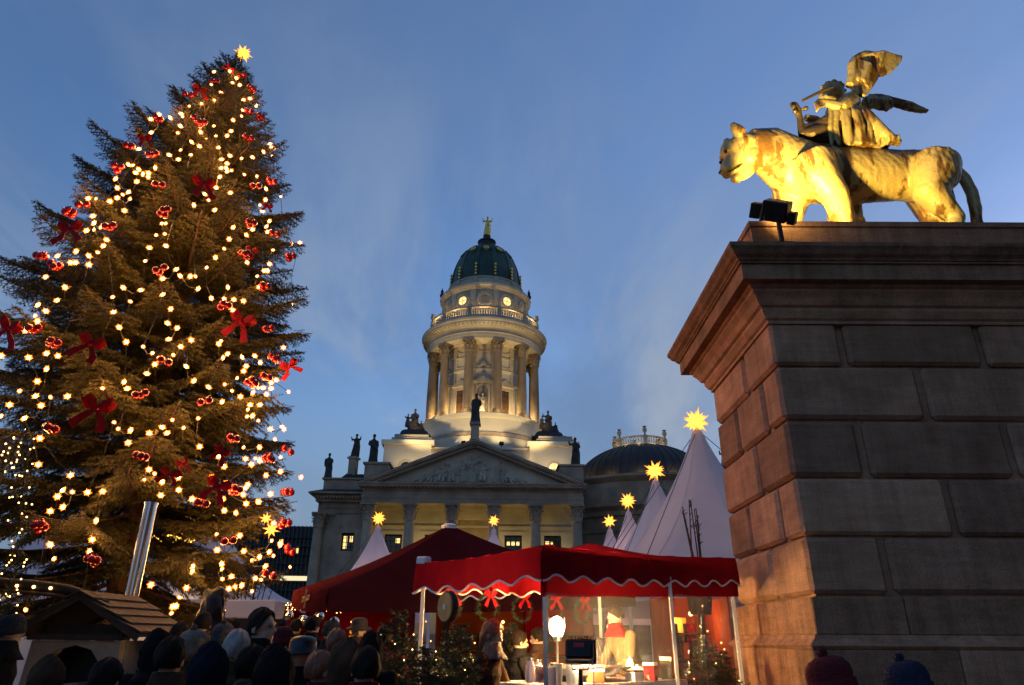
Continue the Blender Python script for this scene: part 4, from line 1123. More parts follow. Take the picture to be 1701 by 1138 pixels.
# ------------------------------------------------------------------ the Christmas spruce
TX, TY, TH = -9.38, 17.4, 19.6
def cone_r(z, az):
    """outline radius of the spruce; az is the direction seen from above"""
    zs = [2.0, 3.0, 5.0, 8.0, 11.0, 13.7, 16.0, 17.2, 18.4, 19.4, 19.8]
    rs = [3.6, 4.1, 4.3, 4.2, 3.95, 3.30, 2.15, 1.50, .80, .32, .1]
    r0 = float(np.interp(z, zs, rs))
    side = math.cos(az)                    # +1 towards +x
    return r0*(1-.13*side*min(1, max(0, (z-3)/6)))
def bough_mesh(Lb, seed, name):
    """one spruce bough growing along +x: limb, side shoots, hanging twigs, needles"""
    r = rng(seed); m = MB()
    nv = []; nf = []
    def needles(a, d, ln, n, w_=.0095, nl=.062):
        d = d.normalized()
        u = d.cross(Vector((0, 0, 1)));
        if u.length < .05: u = Vector((1, 0, 0))
        u.normalize(); v = d.cross(u)
        for k in range(n):
            t = (k+r.random())/n
            an = r.uniform(0, 2*PI)
            o = u*math.cos(an)+v*math.sin(an)
            p_ = a+d*ln*t
            e_ = p_+(d*.75+o*.75).normalized()*nl*r.uniform(.75, 1.2)
            s_ = d.cross(o)*w_
            i = len(nv)
            nv.extend((p_-s_, p_+s_, e_)); nf.append((i, i+1, i+2))
    def axis(t): return Vector((Lb*t, 0, Lb*(-.16*t+.20*t**2.4)-.0))
    n = max(4, int(Lb/.3))
    pts = [axis(i/n)+Vector((0, r.uniform(-.02, .02)*Lb*.3, r.uniform(-.01, .01)*Lb*.3)) for i in range(n+1)]
    m.tube(pts, [max(.008, .013*Lb*(1-i/n)**.8+.008) for i in range(n+1)], 5)
    sp = .125
    k = 0; x = .12*Lb if Lb > 1 else .04
    while x < Lb*.985:
        t = x/Lb; base = axis(t)
        for s_ in (-1, 1):
            l2 = min(1.25, .16+.48*(Lb-x)*(.75+.5*r.random()))
            if t < .3: l2 *= .75
            ang = r.uniform(.75, 1.05)
            d = Vector((math.cos(ang), s_*math.sin(ang), r.uniform(-.30, .06)))
            q = 3 if l2 > .4 else 2
            sp2 = [base]
            for i in range(1, q+1):
                f = i/q
                sp2.append(base+d*l2*f+Vector((0, 0, -.16*l2*f*f)))
            m.tube(sp2, [.010, .008, .006, .004][:q+1], 3)
            for i in range(q):
                dd = sp2[i+1]-sp2[i]; needles(sp2[i], dd, dd.length, int(dd.length/.016)+2)
            y = .08
            while y < l2*.97:
                f = y/l2
                o = base+d*y+Vector((0, 0, -.16*l2*f*f))
                for s3 in (-1, 1):
                    l3 = min(.34, .09+.42*(l2-y))*r.uniform(.6, 1.15)
                    dr = Vector((d.x*.75-s3*d.y*.62, d.y*.75+s3*d.x*.62, r.uniform(-.75, -.05)))
                    needles(o, dr, l3, int(l3/.0135)+3)
                y += r.uniform(.085, .13)
        x += sp*r.uniform(.8, 1.25); k += 1
    # leader tip
    e_ = axis(1); needles(e_-Vector((.25, 0, 0)), Vector((1, 0, .12)), .30, 26)
    off = len(m.v); m.v += [tuple(v) for v in nv]; m.f += [tuple(i+off for i in f) for f in nf]; m.m += [1]*len(nf)
    return m.mesh(name, [bark, needle], fix=False)
BL = [.55, 1.0, 1.6, 2.3, 3.0, 3.7, 4.4]
BM = [[bough_mesh(l_, 100+7*i+j, 'bough') for j in range(2)] for i, l_ in enumerate(BL)]
tree = thing('christmas_tree', 'tall spruce hung with light strings, red bows and bauble clusters', 'tree', (TX, TY, 0))
tr_ = MB()
tr_.tube([(.0, 0, -.05), (.02, 0, 1.5), (-.02, .02, 5), (.03, 0, 9), (0, 0, 13), (0, 0, 17), (0, 0, 19.55)], [.34, .30, .26, .20, .13, .06, .012], 12)
tr_.obj('trunk', bark, tree, smooth=True)
r = rng(77)
z = 2.9; nb = 0
while z < 19.35:
    f = max(0, (z-2.35)/17)
    cnt = 5 if z < 6.5 else (6 if z < 15 else 5)
    ph = r.uniform(0, 2*PI)
    for k in range(cnt):
        az = ph+2*PI*k/cnt+r.uniform(-.25, .25)
        up = -.16+.80*f**1.7+r.uniform(-.10, .10)      # lower boughs droop, upper ones rise
        zt = z+math.sin(up)*cone_r(z, az)*.5
        Rr = cone_r(min(zt, 19.5), az)*r.uniform(.84, 1.03)
        Lb = max(.4, Rr/math.cos(min(up, 1.1))*1.0)
        if az % (2*PI) > 4.4 and z < 4 and False: continue
        i = min(range(len(BL)), key=lambda q: abs(BL[q]-Lb))
        s_ = Lb/BL[i]
        o = link('bough', BM[i][nb % 2], tree, (0, 0, z+r.uniform(-.12, .12)), Euler((r.uniform(-.25, .25), -up, az)))
        o.scale = (s_, s_*r.uniform(.9, 1.15), s_)
        nb += 1
    z += .50 if z < 12 else .46
    if z > 17.5: z -= .08
o = link('bough', BM[1][0], tree, (0, 0, 19.0), Euler((0, -PI/2, 0))); o.scale = (.75, .75, .75)

def on_tree(px, py, k=.97):
    """where the sight line of a photograph pixel meets the near side of the tree's outline"""
    d = (P(px, py, 10)-Vector((0, 0, EYE)))/10
    best = None
    for i in range(240):
        Y = 11.5+i*.04
        q = Vector((0, 0, EYE))+d*Y
        h = math.hypot(q.x-TX, q.y-TY); az = math.atan2(q.y-TY, q.x-TX)
        rr = cone_r(q.z, az)*k
        if h <= rr: return q
        if best is None or h-rr < best[0]: best = (h-rr, q)
    return best[1]

# surveyed bulbs: (crop origin y, scale) of three enlargements
B1 = [(920,205),(988,203),(1016,232),(998,252),(1030,262),(908,260),(950,293),(843,297),(921,327),(866,342),(813,353),(1046,326),(1074,320),(1100,354),(1042,370),(1038,396),(1002,413),(685,389),(648,409),(732,403),(778,385),(785,398),(775,438),(919,438),(862,464),(993,460),(976,480),(928,481),(887,491),(650,466),(764,468),(823,507),(857,525),(776,541),(938,530),(820,562),(727,563),(767,582),(596,537),(952,582),(988,566),(976,599),(950,619),(972,619),(976,634),(995,629),(945,657),(1038,577),(1085,573),(1132,549),(1160,515),(1166,530),(1050,647),(1104,654),(552,604),(571,607),(596,625),(583,639),(614,645),(638,640),(637,657),(667,617),(497,665),(588,677),(504,704),(552,722),(527,733),(504,747),(472,762),(559,751),(413,752),(380,749),(929,703),(990,725),(880,731),(896,757),(923,799),(833,778),(1143,708),(1141,755),(1117,778),(1128,804),(535,802),(400,825),(404,855),(432,874),(404,883),(372,888),(458,927),(695,857),(712,857),(671,907),(708,902),(985,924),(1002,874),(1059,907),(1086,883),(1150,893),(1158,847),(1145,870)]
B2 = [(327,45),(247,65),(382,65),(303,94),(324,94),(382,103),(197,156),(279,200),(420,50),(444,22),(642,30),(713,22),(624,87),(699,163),(757,123),(774,151),(818,153),(840,153),(888,115),(926,72),(963,34),(1062,93),(1173,40),(1158,100),(1135,129),(1150,129),(1105,152),(1113,200),(979,200),(530,202),(605,212),(851,206),(484,242),(560,261),(699,231),(908,247),(963,251),(1005,253),(1046,259),(1002,300),(245,256),(163,276),(197,302),(151,323),(161,345),(111,387),(488,306),(734,293),(720,354),(761,375),(512,372),(725,423),(543,435),(615,455),(655,483),(745,491),(665,531),(822,427),(777,455),(800,540),(833,602),(631,571),(547,635),(441,634),(533,607),(896,629),(1218,459),(1187,518),(1095,495),(950,430),(940,443),(978,486),(958,503),(1040,500),(1118,523),(1058,539),(1047,560),(1019,590),(966,617),(997,645),(1033,670),(1087,653),(1110,632),(1130,632),(1165,635),(1145,660),(1187,598),(1165,610),(1075,705),(1117,705),(1065,725),(1085,752),(1062,755),(1110,773),(954,692),(852,763),(789,804),(718,826),(697,801),(642,827),(561,815),(508,808),(490,780),(551,868),(741,770),(5,494),(123,502),(200,484),(249,495),(200,551),(161,604),(84,645),(153,667),(217,672),(290,669),(41,705),(105,763),(5,753),(177,708),(171,849),(165,962),(303,1008),(269,1072),(247,1099),(311,1080),(376,1081),(442,1077),(640,983),(619,1023),(664,1001),(697,1036),(768,1071),(767,1018),(824,1109),(691,1094),(1162,809),(1220,809),(1047,888),(940,927),(1055,937),(1098,935),(1115,945),(1080,962),(1206,930),(1205,992),(963,970),(968,1042),(1065,1048),(1055,1062),(1045,1091),(1143,1008),(1162,1088),(957,1110),(1110,1121),(858,885),(1115,887),(911,1017)]
B3 = [(217,388),(271,370),(217,532),(233,593),(415,429),(398,510),(386,562),(968,385),(935,487),(1035,493),(937,555),(1052,560),(957,615),(958,637),(832,625),(830,647),(1180,440),(1172,515),(1210,527),(1162,563),(1120,585),(1087,600),(1180,580),(999,670),(960,680),(1103,678),(1127,684),(1145,625),(651,706),(805,718),(775,760),(988,722),(1015,715),(1043,708),(1088,733),(935,733),(995,817),(1047,823),(745,800),(760,797),(740,828),(110,813),(348,770),(960,336),(1018,395),(1062,355),(1115,347)]
pix = [(x/2.587, 40+y/2.587) for x, y in B1]+[(x/2.587, 400+y/2.587) for x, y in B2]+[(x/2.598, 700+y/2.598) for x, y in B3]
r = rng(3)
pts3 = [on_tree(x, y, r.choice((1.0, 1.0, .96, .9))) for x, y in pix]
# lamps on the far side of the tree, seen only as sparks and light through the boughs
for k in range(46):
    zz = r.uniform(3, 18); az = r.uniform(.15, PI-.15); rr = cone_r(zz, az)*.95
    pts3.append(Vector((TX+rr*math.cos(az), TY+rr*math.sin(az), zz)))
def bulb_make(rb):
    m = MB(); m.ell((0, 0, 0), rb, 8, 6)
    for k in range(12):     # added glowing spikes shaped as the amber glow round a lit bulb
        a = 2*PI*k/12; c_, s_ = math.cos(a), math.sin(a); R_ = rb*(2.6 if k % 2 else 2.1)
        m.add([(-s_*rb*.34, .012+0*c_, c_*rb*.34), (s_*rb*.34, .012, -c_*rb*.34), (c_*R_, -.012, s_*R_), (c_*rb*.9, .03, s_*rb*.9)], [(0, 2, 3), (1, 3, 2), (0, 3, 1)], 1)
    return m.mesh('bulb', [bulb_m, halo_m], smooth=False, fix=False)
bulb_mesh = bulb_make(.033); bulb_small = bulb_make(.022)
# strands hang down the tree: group lamps by bearing round the trunk
order = sorted(pts3, key=lambda p_: math.atan2(p_.y-TY, p_.x-TX))
nl_ = 0; NS = 14; per = math.ceil(len(order)/NS)
for s_ in range(NS):
    sel = sorted(order[s_*per:(s_+1)*per], key=lambda p_: -p_.z)
    if not sel: continue
    g = thing('light_string', 'string of warm white bulbs strung down the christmas tree', 'fairy lights', sel[0], 0, 'light strings on the christmas tree')
    wv = MB()
    for a, b_ in zip(sel, sel[1:]):
        if (a-b_).length < 3.2:
            mid = (a+b_)/2; dv = Vector((TX-mid.x, TY-mid.y, 0)).normalized()
            wv.tube([a-sel[0], mid-sel[0]+dv*.12+Vector((0, 0, -.06)), b_-sel[0]], .008, 4)
    stuff(wv.obj('wire', iron, g, fix=False))
    for p_ in sel:
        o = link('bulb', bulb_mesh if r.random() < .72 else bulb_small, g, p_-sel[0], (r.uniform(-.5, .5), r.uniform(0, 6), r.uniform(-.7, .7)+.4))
        nl_ += 1
        if nl_ % 2: lamp('bulb_light', 'POINT', p_-sel[0], 6.5, (1.0, .46, .12), g, size=.11)

# red bauble clusters
C1 = [(675,410),(1040,220),(1080,280),(920,250),(808,298),(865,430),(845,410),(1068,375),(1117,403),(1068,485),(555,520),(655,560),(503,617),(683,692),(1168,674),(1098,705),(705,805),(355,770),(470,870),(297,815),(1075,857),(1180,900),(1247,997),(175,1000),(235,1040),(688,1055),(1050,990),(1137,1125)]
C2 = [(145,372),(232,435),(1150,380),(965,277),(1178,503),(708,520),(603,656),(1080,607),(1140,587),(880,683),(222,798),(998,852),(608,918),(1235,900),(1153,933),(1010,1075),(1235,1082),(865,1130)]
C3 = [(170,455),(398,598),(985,520),(1230,440),(1250,557),(1162,663)]
cp = [(x/2.587, 40+y/2.587) for x, y in C1]+[(x/2.587, 400+y/2.587) for x, y in C2]+[(x/2.598, 700+y/2.598) for x, y in C3]
bb = MB().ell((0, 0, 0), .085, 16, 10).lathe([(.022, .078), (.022, .108), (.0, .112)], 8).mesh('bauble', redgl, smooth=40)
for x, y in cp:
    p_ = on_tree(x, y, 1.03)
    g = thing('bauble_cluster', 'cluster of shiny red baubles hung on a branch of the christmas tree', 'baubles', p_, 0, 'bauble clusters on the christmas tree')
    n = r.choice((3, 3, 4, 2, 3, 5))
    for k in range(n):
        a = 2*PI*k/n+r.uniform(-.4, .4)
        link('bauble', bb, g, (math.cos(a)*.09, math.sin(a)*.07, r.uniform(-.06, .06)), (r.uniform(-.5, .5), r.uniform(-.5, .5), 0))
# red bows
def bow_mesh(seed):
    r = rng(seed); m = MB()
    def strip(pts, w_):
        vs = []; n = len(pts)
        for i, (p_, ww) in enumerate(zip(pts, w_)):
            p_ = Vector(p_)
            d = Vector(pts[min(i+1, n-1)])-Vector(pts[max(i-1, 0)])
            s_ = d.cross(Vector((0, 1, 0)))
            s_ = s_.normalized()*ww if s_.length > 1e-6 else Vector((0, 0, ww))
            for yy in (-.006, .006): vs += [p_-s_+Vector((0, yy, 0)), p_+s_+Vector((0, yy, 0))]
        fs = []
        for i in range(n-1):
            a = i*4; b_ = a+4
            fs += [(a, a+1, b_+1, b_), (a+2, b_+2, b_+3, a+3), (a, b_, b_+2, a+2), (a+1, a+3, b_+3, b_+1)]
        m.add(vs, fs)
    for s_ in (-1, 1):
        t_ = r.uniform(.05, .22)
        strip([(0, -.02, 0), (s_*.16, -.10, .10+t_*.4), (s_*.30, -.12, .17+t_*.5), (s_*.36, -.03, .13+t_*.3), (s_*.28, .05, .05), (0, .02, -.01)], [.05, .10, .13, .13, .11, .05])
        strip([(0, -.03, -.02), (s_*.16, -.08, -.18), (s_*.30+r.uniform(-.1, .06), -.05, -.36), (s_*.42+r.uniform(-.15, .12), -.10, -.58)], [.045, .08, .11, .13])
    m.ell((0, -.03, 0), (.075, .06, .075), 8, 6)
    return m.mesh('ribbon_bow', ribbon, smooth=50)
BW = [bow_mesh(s_) for s_ in (1, 2, 3)]
W = [(860,285,0,.9),(985,190,0,.7),(622,495,0,.7),(875,690,0,1.15),(300,880,0,1.0),(1150,785,0,.6),(1080,975,0,.7),(40,380,1,1.1),(390,445,1,1.05),(1040,350,1,1.2),(1245,540,1,.9),(415,720,1,1.35),(950,910,1,.8),(785,960,1,.6),(730,1005,1,.8),(935,1055,1,.95)]
for i, (x, y, c_, sc) in enumerate(W):
    p_ = on_tree(x/2.587, (40 if c_ == 0 else 400)+y/2.587, 1.05)
    o = tag(link('ribbon_bow', BW[i % 3], None, p_, (r.uniform(-.2, .2), r.uniform(-.5, .5), r.uniform(-.6, .6)+.35)), 'red ribbon bow with trailing tails tied to the christmas tree', 'bow', 'red bows on the christmas tree')
    o.scale = (sc*.56*r.uniform(.85, 1.1), sc*.56, sc*.56*r.uniform(.85, 1.15))
# star lanterns: faceted paper star with many points, lit from within
def star_mesh(seed=0):
    m = MB()
    dirs = [Vector((x, y, z)).normalized() for x in (-1, 0, 1) for y in (-1, 0, 1) for z in (-1, 0, 1) if (x, y, z) != (0, 0, 0)]
    core = .34
    for i, d in enumerate(dirs):
        ln = 1.0 if sum(abs(c_) > .01 for c_ in d) == 1 else (.92 if sum(abs(c_) > .01 for c_ in d) == 3 else .8)
        u = d.orthogonal().normalized(); v = d.cross(u)
        ring = [d*core*.88+(u*math.cos(2*PI*k/5)+v*math.sin(2*PI*k/5))*core*.42 for k in range(5)]
        m.add(ring+[d*ln], [(k, (k+1) % 5, 5) for k in range(5)], 0)
    m.ell((0, 0, 0), core*.9, 10, 8, 1)
    return m.mesh('star', [star_m, starc_m])
STAR = star_mesh()
def star(p_, size, lab, rz=0, grp=None):
    g = thing('star_lantern', lab, 'star', p_, rz, grp)
    o = link('paper_star', STAR, g, (0, 0, 0), (.25+rz, .15, .4+rz*2)); o.scale = (size,)*3
    MB().tube([(0, 0, -size*1.35), (0, 0, -size*.3)], .02, 6).obj('rod', iron, g)
    return g
star(P(404, 89, TY), .34, 'yellow paper star lantern on the tip of the christmas tree')
star(P(1170/2.598, 700+468/2.598, 15.2), .20, 'lower yellow star lantern among the tree lights, hung over the white tent')
star(P(1148/2.598, 700+420/2.598, 15.3), .15, 'upper small star lantern among the tree lights, hung over the white tent')
# ------------------------------------------------------------------ white peak tents in a row, each with a star
def peak_tent(peak, R_, eave, name_label, grp=None, glow=0, seed=0, sq=.55, rz=.1):
    """concave high-peak tent: swept canvas cone on a square frame, valance, posts"""
    g = thing('peak_tent', name_label, 'tent', (peak.x, peak.y, 0), rz, grp)
    H = peak.z; n = 48; lev = 16
    m = MB()
    for i in range(lev+1):
        t = i/lev                       # 0 at the peak
        rr = .14+(R_-.14)*(.66*t+.34*t**2.2)
        z = H-(H-eave)*t**.92
        for k in range(n):
            a = 2*PI*k/n
            sqf = 1/max(abs(math.cos(a)), abs(math.sin(a)))
            f = 1+(min(sqf, 1.40)-1)*t**2.2
            wob = .012*math.sin(a*8)*t
            m.v.append((rr*(f+wob)*math.cos(a), rr*(f+wob)*math.sin(a), z-.10*t**3*abs(math.sin(2*a))))
    for i in range(lev):
        for k in range(n):
            q = (k+1) % n; m.f.append((i*n+k, i*n+q, (i+1)*n+q, (i+1)*n+k))
    m.m = [0]*len(m.f)
    cv = m.obj('canvas', tentw, g, smooth=True)
    for k in range(8):      # welded seams
        idx = k*6
        MB().tube([Vector(m.v[i*n+idx])*1.0+Vector((0, 0, .008)) for i in range(lev+1)], .009, 4).obj('seam', tentw, g, fix=False)
    w_ = R_*1.0
    v = MB()
    for s_ in (-1, 1):
        v.box(-w_, w_, s_*w_-.01, s_*w_+.01, eave-.38, eave+.03).box(s_*w_-.01, s_*w_+.01, -w_, w_, eave-.38, eave+.03)
    v.obj('valance', tentw, g)
    for a in (-1, 1):
        for b_ in (-1, 1): MB().tube([(a*w_, b_*w_, 0), (a*w_, b_*w_, eave)], .05, 8).obj('post', whitetrim, g)
    MB().tube([(0, 0, eave), (0, 0, H+.25)], .06, 8).lathe([(.16, H-.28), (.13, H+.02), (.09, H+.06), (.0, H+.08)], 16).obj('mast_cap', tentw, g)
    for k in range(4):
        a = PI/4+PI/2*k
        MB().tube([(0, 0, H+.05), (math.cos(a)*R_*1.3, math.sin(a)*R_*1.3, eave+.1)], .012, 5).obj('guy_wire', iron, g)
    if glow:
        lamp('tent_lamp', 'POINT', Vector((peak.x, peak.y, eave+.6)), glow, (1.0, .50, .33), None, size=.2)
    return g
TL = [('tallest white peak tent beside the sandstone pedestal', 1158, 716, 22.0, 3.6, 2.9, 12),
      ('white peak tent second in the row behind the tallest one', 1089, 800, 30.0, 3.4, 2.9, 25),
      ('rosy lit peak tent third in the row, crossed by guy wires', 1044, 852, 38.0, 3.3, 2.9, 190),
      ('small rosy peak tent farthest along the row before the rotunda', 1013, 880, 46.0, 3.3, 2.9, 190)]
for i, (lab, x, y, Yd, R_, ev, gl) in enumerate(TL):
    p_ = P(x, y, Yd); peak_tent(p_, R_, ev, lab, 'white peak tents', gl*.7)
    sp_ = P(x, [700, 782, 832, 866][i], Yd)
    star(Vector((p_.x, p_.y, sp_.z)), [.52, .54, .54, .52][i], ['yellow star lantern on the tallest white tent', 'yellow star lantern on the second tent of the row', 'yellow star lantern on the third, rosy tent of the row', 'yellow star lantern on the farthest small rosy tent'][i], .3*i)
p_ = P(628, 876, 42); peak_tent(p_, 3.3, 2.9, 'white peak tent before the church wing, behind the burgundy parasol', 'white peak tents', 60)
star(Vector((p_.x, p_.y, P(628, 861, 42).z)), .50, 'yellow star lantern on the white tent before the church wing', .7)
p_ = P(820, 880, 52); peak_tent(p_, 3.3, 2.9, 'rosy tip of a peak tent before the church portico', 'white peak tents', 170)
star(Vector((p_.x, p_.y, P(820, 865, 52).z)), .50, 'yellow star lantern on the tent before the church portico', .1)
# broad white marquee behind the tree, garland along its eave
mq = thing('marquee', 'broad white marquee with sloping canvas roofs behind the christmas tree', 'tent', (-14.5, 27, 0))
ez = 2.75
for k in range(3):
    x0 = -9.6+6.4*k; m = MB(); n = 8
    for i in range(n+1):
        t = i/n; s_ = 3.2*(.06+.94*(.45*t+.55*t*t)); z = ez+3.1*(1-t)**1.5
        m.v += [(x0-s_, -s_, z), (x0+s_, -s_, z), (x0+s_, s_, z), (x0-s_, s_, z)]
    for i in range(n):
        for q in range(4): m.f.append((i*4+q, i*4+(q+1) % 4, i*4+4+(q+1) % 4, i*4+4+q))
    m.m = [0]*len(m.f); m.obj('roof_canvas', tentw, mq, smooth=40)
    MB().box(x0-3.2, x0+3.2, -3.22, -3.2, ez-.45, ez+.02).obj('valance', tentw, mq)
    MB().box(x0-3.19, x0+3.19, -2.6, -2.57, 0, ez-.3).obj('wall_canvas', tentw, mq)
    lamp('marquee_lamp', 'POINT', Vector((-14.5+x0, 27-2.95, 2.2)), 26, (1, .62, .25), size=.15)
def garland(name, pts, rad_, lab, nl, seed, leafm=shrubm, balls=0):
    """evergreen garland with fairy lights"""
    r = rng(seed); g = thing(name, lab, 'garland', pts[0])
    o_ = Vector(pts[0]); m = MB(); L_ = [Vector(p_)-o_ for p_ in pts]
    seg = [(a, b_) for a, b_ in zip(L_, L_[1:])]; tot = sum((b_-a).length for a, b_ in seg)
    def at_(s_):
        for a, b_ in seg:
            d = (b_-a).length
            if s_ <= d: return a.lerp(b_, s_/d), (b_-a).normalized()
            s_ -= d
        return L_[-1], (L_[-1]-L_[-2]).normalized()
    for k in range(int(tot*260)):
        p_, d = at_(r.uniform(0, tot)); o = Vector((r.gauss(0, 1), r.gauss(0, 1), r.gauss(0, 1))).normalized()
        a = p_+o*rad_*.25; e_ = a+(o+d*r.uniform(-.8, .8)).normalized()*rad_*r.uniform(.6, 1.2); s_ = d.cross(o)*.010
        m.add([a-s_, a+s_, e_], [(0, 1, 2)])
    stuff(m.obj('greenery', leafm, g, fix=False))
    m = MB()
    for k in range(nl):
        p_, d = at_(r.uniform(0, tot)); o = Vector((r.gauss(0, 1), r.gauss(0, 1), r.gauss(0, 1))).normalized(); m.ell(p_+o*rad_*.9, .011, 6, 4)
    stuff(m.obj('fairy_lights', fairy_m, g, fix=False))
    for k in range(balls):
        p_, d = at_(tot*(k+.5)/balls); MB().ell((0, 0, 0), .13, 14, 8).obj('silver_ball', silver, g, smooth=True, loc=p_+Vector((0, -.1, -.2-.1*(k % 2))))
    return g
pa = [(-14.5-12.8+.8*k, 27-3.34, ez-.38-.06*math.sin(k*1.3)) for k in range(26)]
garland('evergreen_garland', pa, .14, 'evergreen garland with fairy lights along the marquee eave behind the tree', 260, 4)
garland('evergreen_garland', [P(470+34*k, 1007+2*k, 18) for k in range(4)], .10, 'short evergreen garland with silver balls under the burgundy parasol edge', 50, 6, balls=4)

# ------------------------------------------------------------------ burgundy market parasol
uc = Vector((-1.35, 15.3, 0)); phi = rad(23); rr = 4.0
cz = [2.38, 2.66, 2.80, 2.58]     # front, left, back, right corner heights (it leans a little)
dirs = [(-math.sin(phi), -math.cos(phi)), (-math.cos(phi), math.sin(phi)), (math.sin(phi), math.cos(phi)), (math.cos(phi), -math.sin(phi))]
um = thing('market_parasol', 'huge burgundy market parasol with deep valance before the church', 'parasol', uc)
apex = Vector((0, 0, P(747, 872, 15.3).z))
cor = [Vector((d[0]*rr, d[1]*rr, z)) for d, z in zip(dirs, cz)]
for i in range(4):
    a, b_ = cor[i], cor[(i+1) % 4]; m = MB(); n = 10
    for j in range(n+1):
        t = j/n
        for k in range(n+1):
            e_ = a.lerp(b_, k/n); p_ = apex.lerp(e_, t)
            p_ = p_+Vector((0, 0, -.10*math.sin(PI*t)-.05*math.sin(PI*k/n)*t))
            m.v.append(p_)
    for j in range(n):
        for k in range(n): q = j*(n+1)+k; m.f.append((q, q+1, q+n+2, q+n+1))
    m.m = [0]*len(m.f); m.obj('canopy_panel', burg, um, smooth=True)
    m = MB(); n = 24
    out = ((a+b_)/2); out.z = 0; out.normalize()
    for k in range(n+1):
        e_ = a.lerp(b_, k/n)+Vector((0, 0, -.05*math.sin(PI*k/n)))
        for q, zz in ((0, 0), (.03, -.17), (.015*math.sin(k*1.4), -.36)): m.v.append(e_+out*q+Vector((0, 0, zz)))
    for k in range(n):
        for q in range(2): m.f.append((k*3+q, k*3+3+q, k*3+4+q, k*3+1+q))
    m.m = [0]*len(m.f); m.obj('valance', burg, um, smooth=True)
    MB().tube([apex+Vector((0, 0, -.25)), a+Vector((0, 0, -.06))], .025, 6).obj('rib', wood, um)
MB().lathe([(.17, -.09), (.17, -.02), (.12, .02), (.0, .03)], 16).obj('cap', whitetrim, um, smooth=40, loc=apex)
MB().tube([(0, 0, 0), (0, 0, apex.z-.1)], .06, 10).obj('pole', wood, um)
def text_mesh(body, size, mat, ext=.004):
    c = bpy.data.curves.new('lettering', 'FONT'); c.body = body; c.size = size; c.extrude = ext; c.align_x = 'CENTER'; c.resolution_u = 3
    o = link('tmp_text', c); dg = bpy.context.evaluated_depsgraph_get(); dg.update()
    me = bpy.data.meshes.new_from_object(o.evaluated_get(dg)); bpy.data.objects.remove(o); me.name = 'lettering'
    me.materials.clear(); me.materials.append(mat); return me
goldprint = M('faded_gold_print', (.30, .16, .07), .7, var=.3)
a, b_ = cor[0], cor[1]
mid = a.lerp(b_, .45); d = (a-b_).normalized(); out = Vector((mid.x, mid.y, 0)).normalized(); ang = math.atan2(d.y, d.x)
link('lettering', text_mesh('LORENZ ADLON', .15, goldprint), um, mid+out*.065+Vector((0, 0, -.22)), (PI/2-.04, 0, ang))
mo = MB()
for k in range(5): mo.tube([(-.12+.06*k, 0, -.14), (-.10+.05*k, 0, .02), (-.14+.07*k, 0, .12), (-.08+.04*k, 0, .2)], .006, 4)
mo.obj('emblem', goldprint, um, loc=mid+out*.07+Vector((0, 0, -.2)), rot=(0, 0, ang))

# ------------------------------------------------------------------ red stall
sA, sB, sC, sD = Vector((-1.10, 8.3, 0)), Vector((.30, 7.0, 0)), Vector((2.84, 9.0, 0)), Vector((1.3, 10.6, 0))
S0 = Vector((.9, 8.8, 0))
stall = thing('market_stall', 'red canvas market stall with wavy white trimmed valance and clear plastic walls', 'stall', S0)
ez_ = {'A': 2.45, 'B': 2.50, 'C': 2.60, 'D': 2.62}
cs = {'A': sA, 'B': sB, 'C': sC, 'D': sD}
pk = Vector((1.0, 8.75, 2.74))-S0
def edge_pts(k1, k2, n):
    a = cs[k1]+Vector((0, 0, ez_[k1]))-S0; b_ = cs[k2]+Vector((0, 0, ez_[k2]))-S0
    return [a.lerp(b_, i/n) for i in range(n+1)]
for k1, k2 in (('A', 'B'), ('B', 'C'), ('C', 'D'), ('D', 'A')):
    n = 40; ep = edge_pts(k1, k2, n); m = MB(); lev = 8
    for j in range(lev+1):
        t = j/lev
        for i, e_ in enumerate(ep):
            p_ = pk.lerp(e_, t); p_ = p_+Vector((0, 0, -.07*math.sin(PI*t)-.03*math.sin(PI*i/n)*t+.006*math.sin(i*1.1)*t)); m.v.append(p_)
    for j in range(lev):
        for i in range(n): q = j*(n+1)+i; m.f.append((q, q+1, q+n+2, q+n+1))
    m.m = [0]*len(m.f); m.obj('roof_panel', redc, stall, smooth=True)
    # valance with wavy hem and white piping
    d = (ep[-1]-ep[0]).normalized(); out = Vector((d.y, -d.x, 0))
    L_ = (ep[-1]-ep[0]).length; nw = max(2, round(L_/.36)); N_ = nw*12
    m = MB(); hem = []
    for i in range(N_+1):
        e_ = ep[0].lerp(ep[-1], i/N_)+Vector((0, 0, -.03*math.sin(PI*i/N_)))
        dz = -.30-.032*math.cos(2*PI*nw*i/N_)
        fold = .007*math.sin(i*.9)+.006*math.sin(i*.37+1)
        pts_ = [e_, e_+out*(.015+fold)+Vector((0, 0, dz*.5)), e_+out*(.02+fold)+Vector((0, 0, dz))]
        m.v += pts_; hem.append(pts_[2])
    for i in range(N_):
        for q in range(2): m.f.append((i*3+q, i*3+3+q, i*3+4+q, i*3+1+q))
    m.m = [0]*len(m.f); v_ = m.obj('valance', redc, stall, smooth=True)
    MB().tube(hem, .011, 5).obj('piping', whitetrim, v_, fix=False)
# corner cap
MB().cbox(-.09, .09, -.05, .05, -.05, .05, .02).obj('corner_cap', whitetrim, stall, loc=sA+Vector((.09, -.02, 2.47))-S0, rot=(0, .06, -.72))
# frame legs
for nm, c_ in cs.items(): ci_ = c_+(S0-c_).normalized()*.10; MB().bar(ci_-S0, ci_-S0+Vector((0, 0, ez_[nm]-.03)), .04, .04).obj('leg', steel if nm == 'B' else whitetrim, stall)
pm_ = sB.lerp(sC, .59); MB().bar(pm_-S0, pm_-S0+Vector((0, 0, 2.3)), .035, .035).obj('leg', whitetrim, stall)
